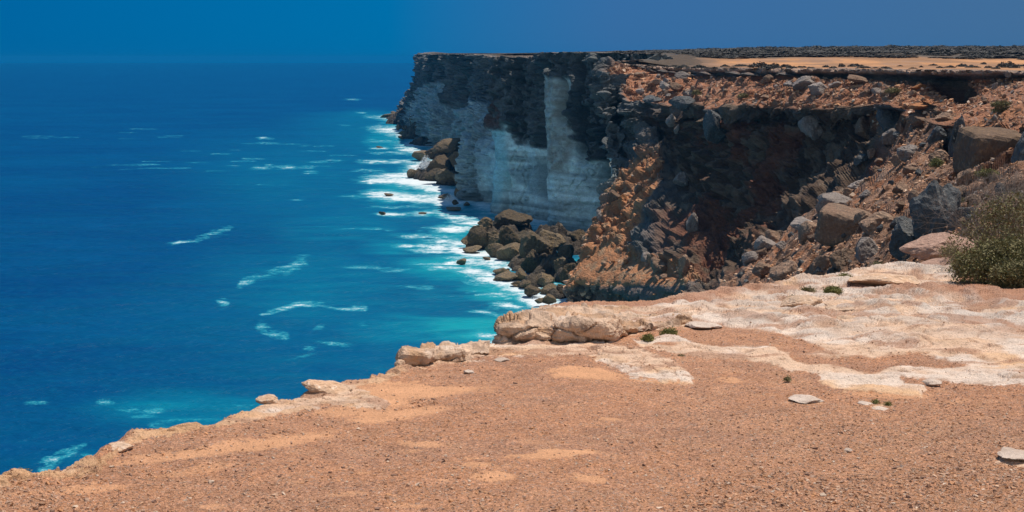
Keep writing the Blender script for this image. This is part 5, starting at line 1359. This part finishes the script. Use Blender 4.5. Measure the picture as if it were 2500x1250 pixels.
for i, (x, y, w, h) in enumerate(SH):
    Yp = 310.0 + (165 - y) * 6.0
    X_ = (x - 1250) / F * Yp * 1.01
    o = bpy.data.objects.new("plateau_shrub", protos[i % 6]); C.objects.link(o)
    s_ = Yp / F
    o.location = (X_, Yp, float(plateau_z(np.array(X_), np.array(Yp))) - 0.3)
    o.scale = (w * s_ / 2, w * s_ / 2 * 0.8, h * s_ * 0.95); o.rotation_euler = (0, 0, i * 1.7)
    kind_ = ('low flat' if h < 6 else 'rounded' if h < 9 else 'tall domed') + (' wide' if w > 40 else ' small' if w < 22 else '')
    tag(o, f"{kind_} dark shrub on the plateau's orange sand, {ordinal(i, len(SH))}", "shrub", "shrubs on the plateau's orange sand")
rs = np.random.RandomState(77)
Vs = []
n_s = 0
while n_s < 5200:
    px_ = rs.uniform(1020, 2620); Yq = 430 * (1500 / 430.) ** (rs.rand() ** 0.8)
    X_ = (px_ - 1250) / F * Yq
    if Yq < 468 and (px_ > 1700 or rs.rand() < 0.3): continue
    if Yq < 500 and px_ > 1700 and rs.rand() < 0.5: continue
    if px_ < 1700 and Yq < 520 and rs.rand() < 0.5: continue
    if sdist(np.array([X_]), np.array([Yq]), land)[0] < 14: continue
    w = rs.uniform(5.0, 13) * (1 + Yq / 1500); h = rs.uniform(0.18, 0.42) * (1.0 + 0.6 * (px_ > 1700)) * (0.45 if px_ < 1500 else 1)
    if rs.rand() < 0.05 and px_ > 1500: h *= 2.6; w *= 0.6
    v = DS[n_s % 6][:220 * 4 if Yq > 600 else None] * np.array([w / 2, w / 2, h]) + np.array([X_, Yq, float(plateau_z(np.array(X_), np.array(Yq))) - 0.25])
    Vs.append(v); n_s += 1
Vs = np.concatenate(Vs)
scrub = new_mesh("scrub", Vs, np.arange(len(Vs)).reshape(-1, 4), M['leaf_far'])
tag(scrub, "dark grey-green coastal scrub covering the plain behind the cliffs", "scrub", kind='stuff')

# white spray thrown up where waves hit the boulders
def spray(px, py, w, h, Y, label, seed, n=2600):
    rs = np.random.RandomState(seed)
    s_ = Y / F
    a = rs.rand(n) * 6.283; t = rs.rand(n) ** 1.3
    fan = rs.randn(n) * 0.35 * (0.4 + t)
    P_ = np.stack([fan * w * s_ * 0.8, rs.randn(n) * w * s_ * 0.25, t * h * s_ * np.exp(-(fan / 0.5) ** 2)], 1)
    q = rs.randn(n, 3); q /= np.linalg.norm(q, axis=1, keepdims=True); b = np.cross(q, rs.randn(n, 3)); b /= np.linalg.norm(b, axis=1, keepdims=True)
    z = (0.10 + 0.22 * rs.rand(n, 1)) * (1.2 - t[:, None] * 0.8) * Y / 700
    V = np.stack([P_ - q * z, P_ + b * z, P_ + q * z, P_ - b * z], 1).reshape(-1, 3)
    m_ = M.get('spray')
    if m_ is None:
        t_ = NT("white_spray"); t_.b.inputs["Base Color"].default_value = (0.8, 0.83, 0.85, 1); t_.b.inputs["Roughness"].default_value = 0.9
        M['spray'] = m_ = t_.m
    o = new_mesh("spray", V, np.arange(n * 4).reshape(-1, 4), m_, loc=tuple(at(px, py, Y)))
    tag(o, label, "sea spray", kind='stuff')
spray(1040, 412, 44, 34, 700, "plume of white spray bursting over the far heap", 1)
spray(1100, 498, 50, 26, 590, "white spray breaking by the dark cleft", 2)
spray(1310, 736, 50, 20, 350, "white spray around the nearest wet boulders", 3, 900)

# ----------------------------------------------------------------------------
# haze: the sea air, one closed box round everything
# ----------------------------------------------------------------------------
hz = bpy.data.materials.new("sea_air"); hz.use_nodes = True
hn, hl = hz.node_tree.nodes, hz.node_tree.links
hn.remove(hn["Principled BSDF"])
pv = hn.new("ShaderNodeVolumePrincipled")
pv.inputs["Color"].default_value = (0.01, 0.29, 0.68, 1)
pv.inputs["Density"].default_value = 0.00007
hl.new(pv.outputs[0], hn["Material Output"].inputs["Volume"])
bm = bmesh.new(); bmesh.ops.create_cube(bm, size=1)
me = bpy.data.meshes.new("haze"); bm.to_mesh(me); bm.free(); me.materials.append(hz)
hzo = bpy.data.objects.new("haze", me); C.objects.link(hzo)
hzo.scale = (60000, 60000, 95); hzo.location = (0, 0, 95 / 2 - 15)
tag(hzo, kind='stuff')
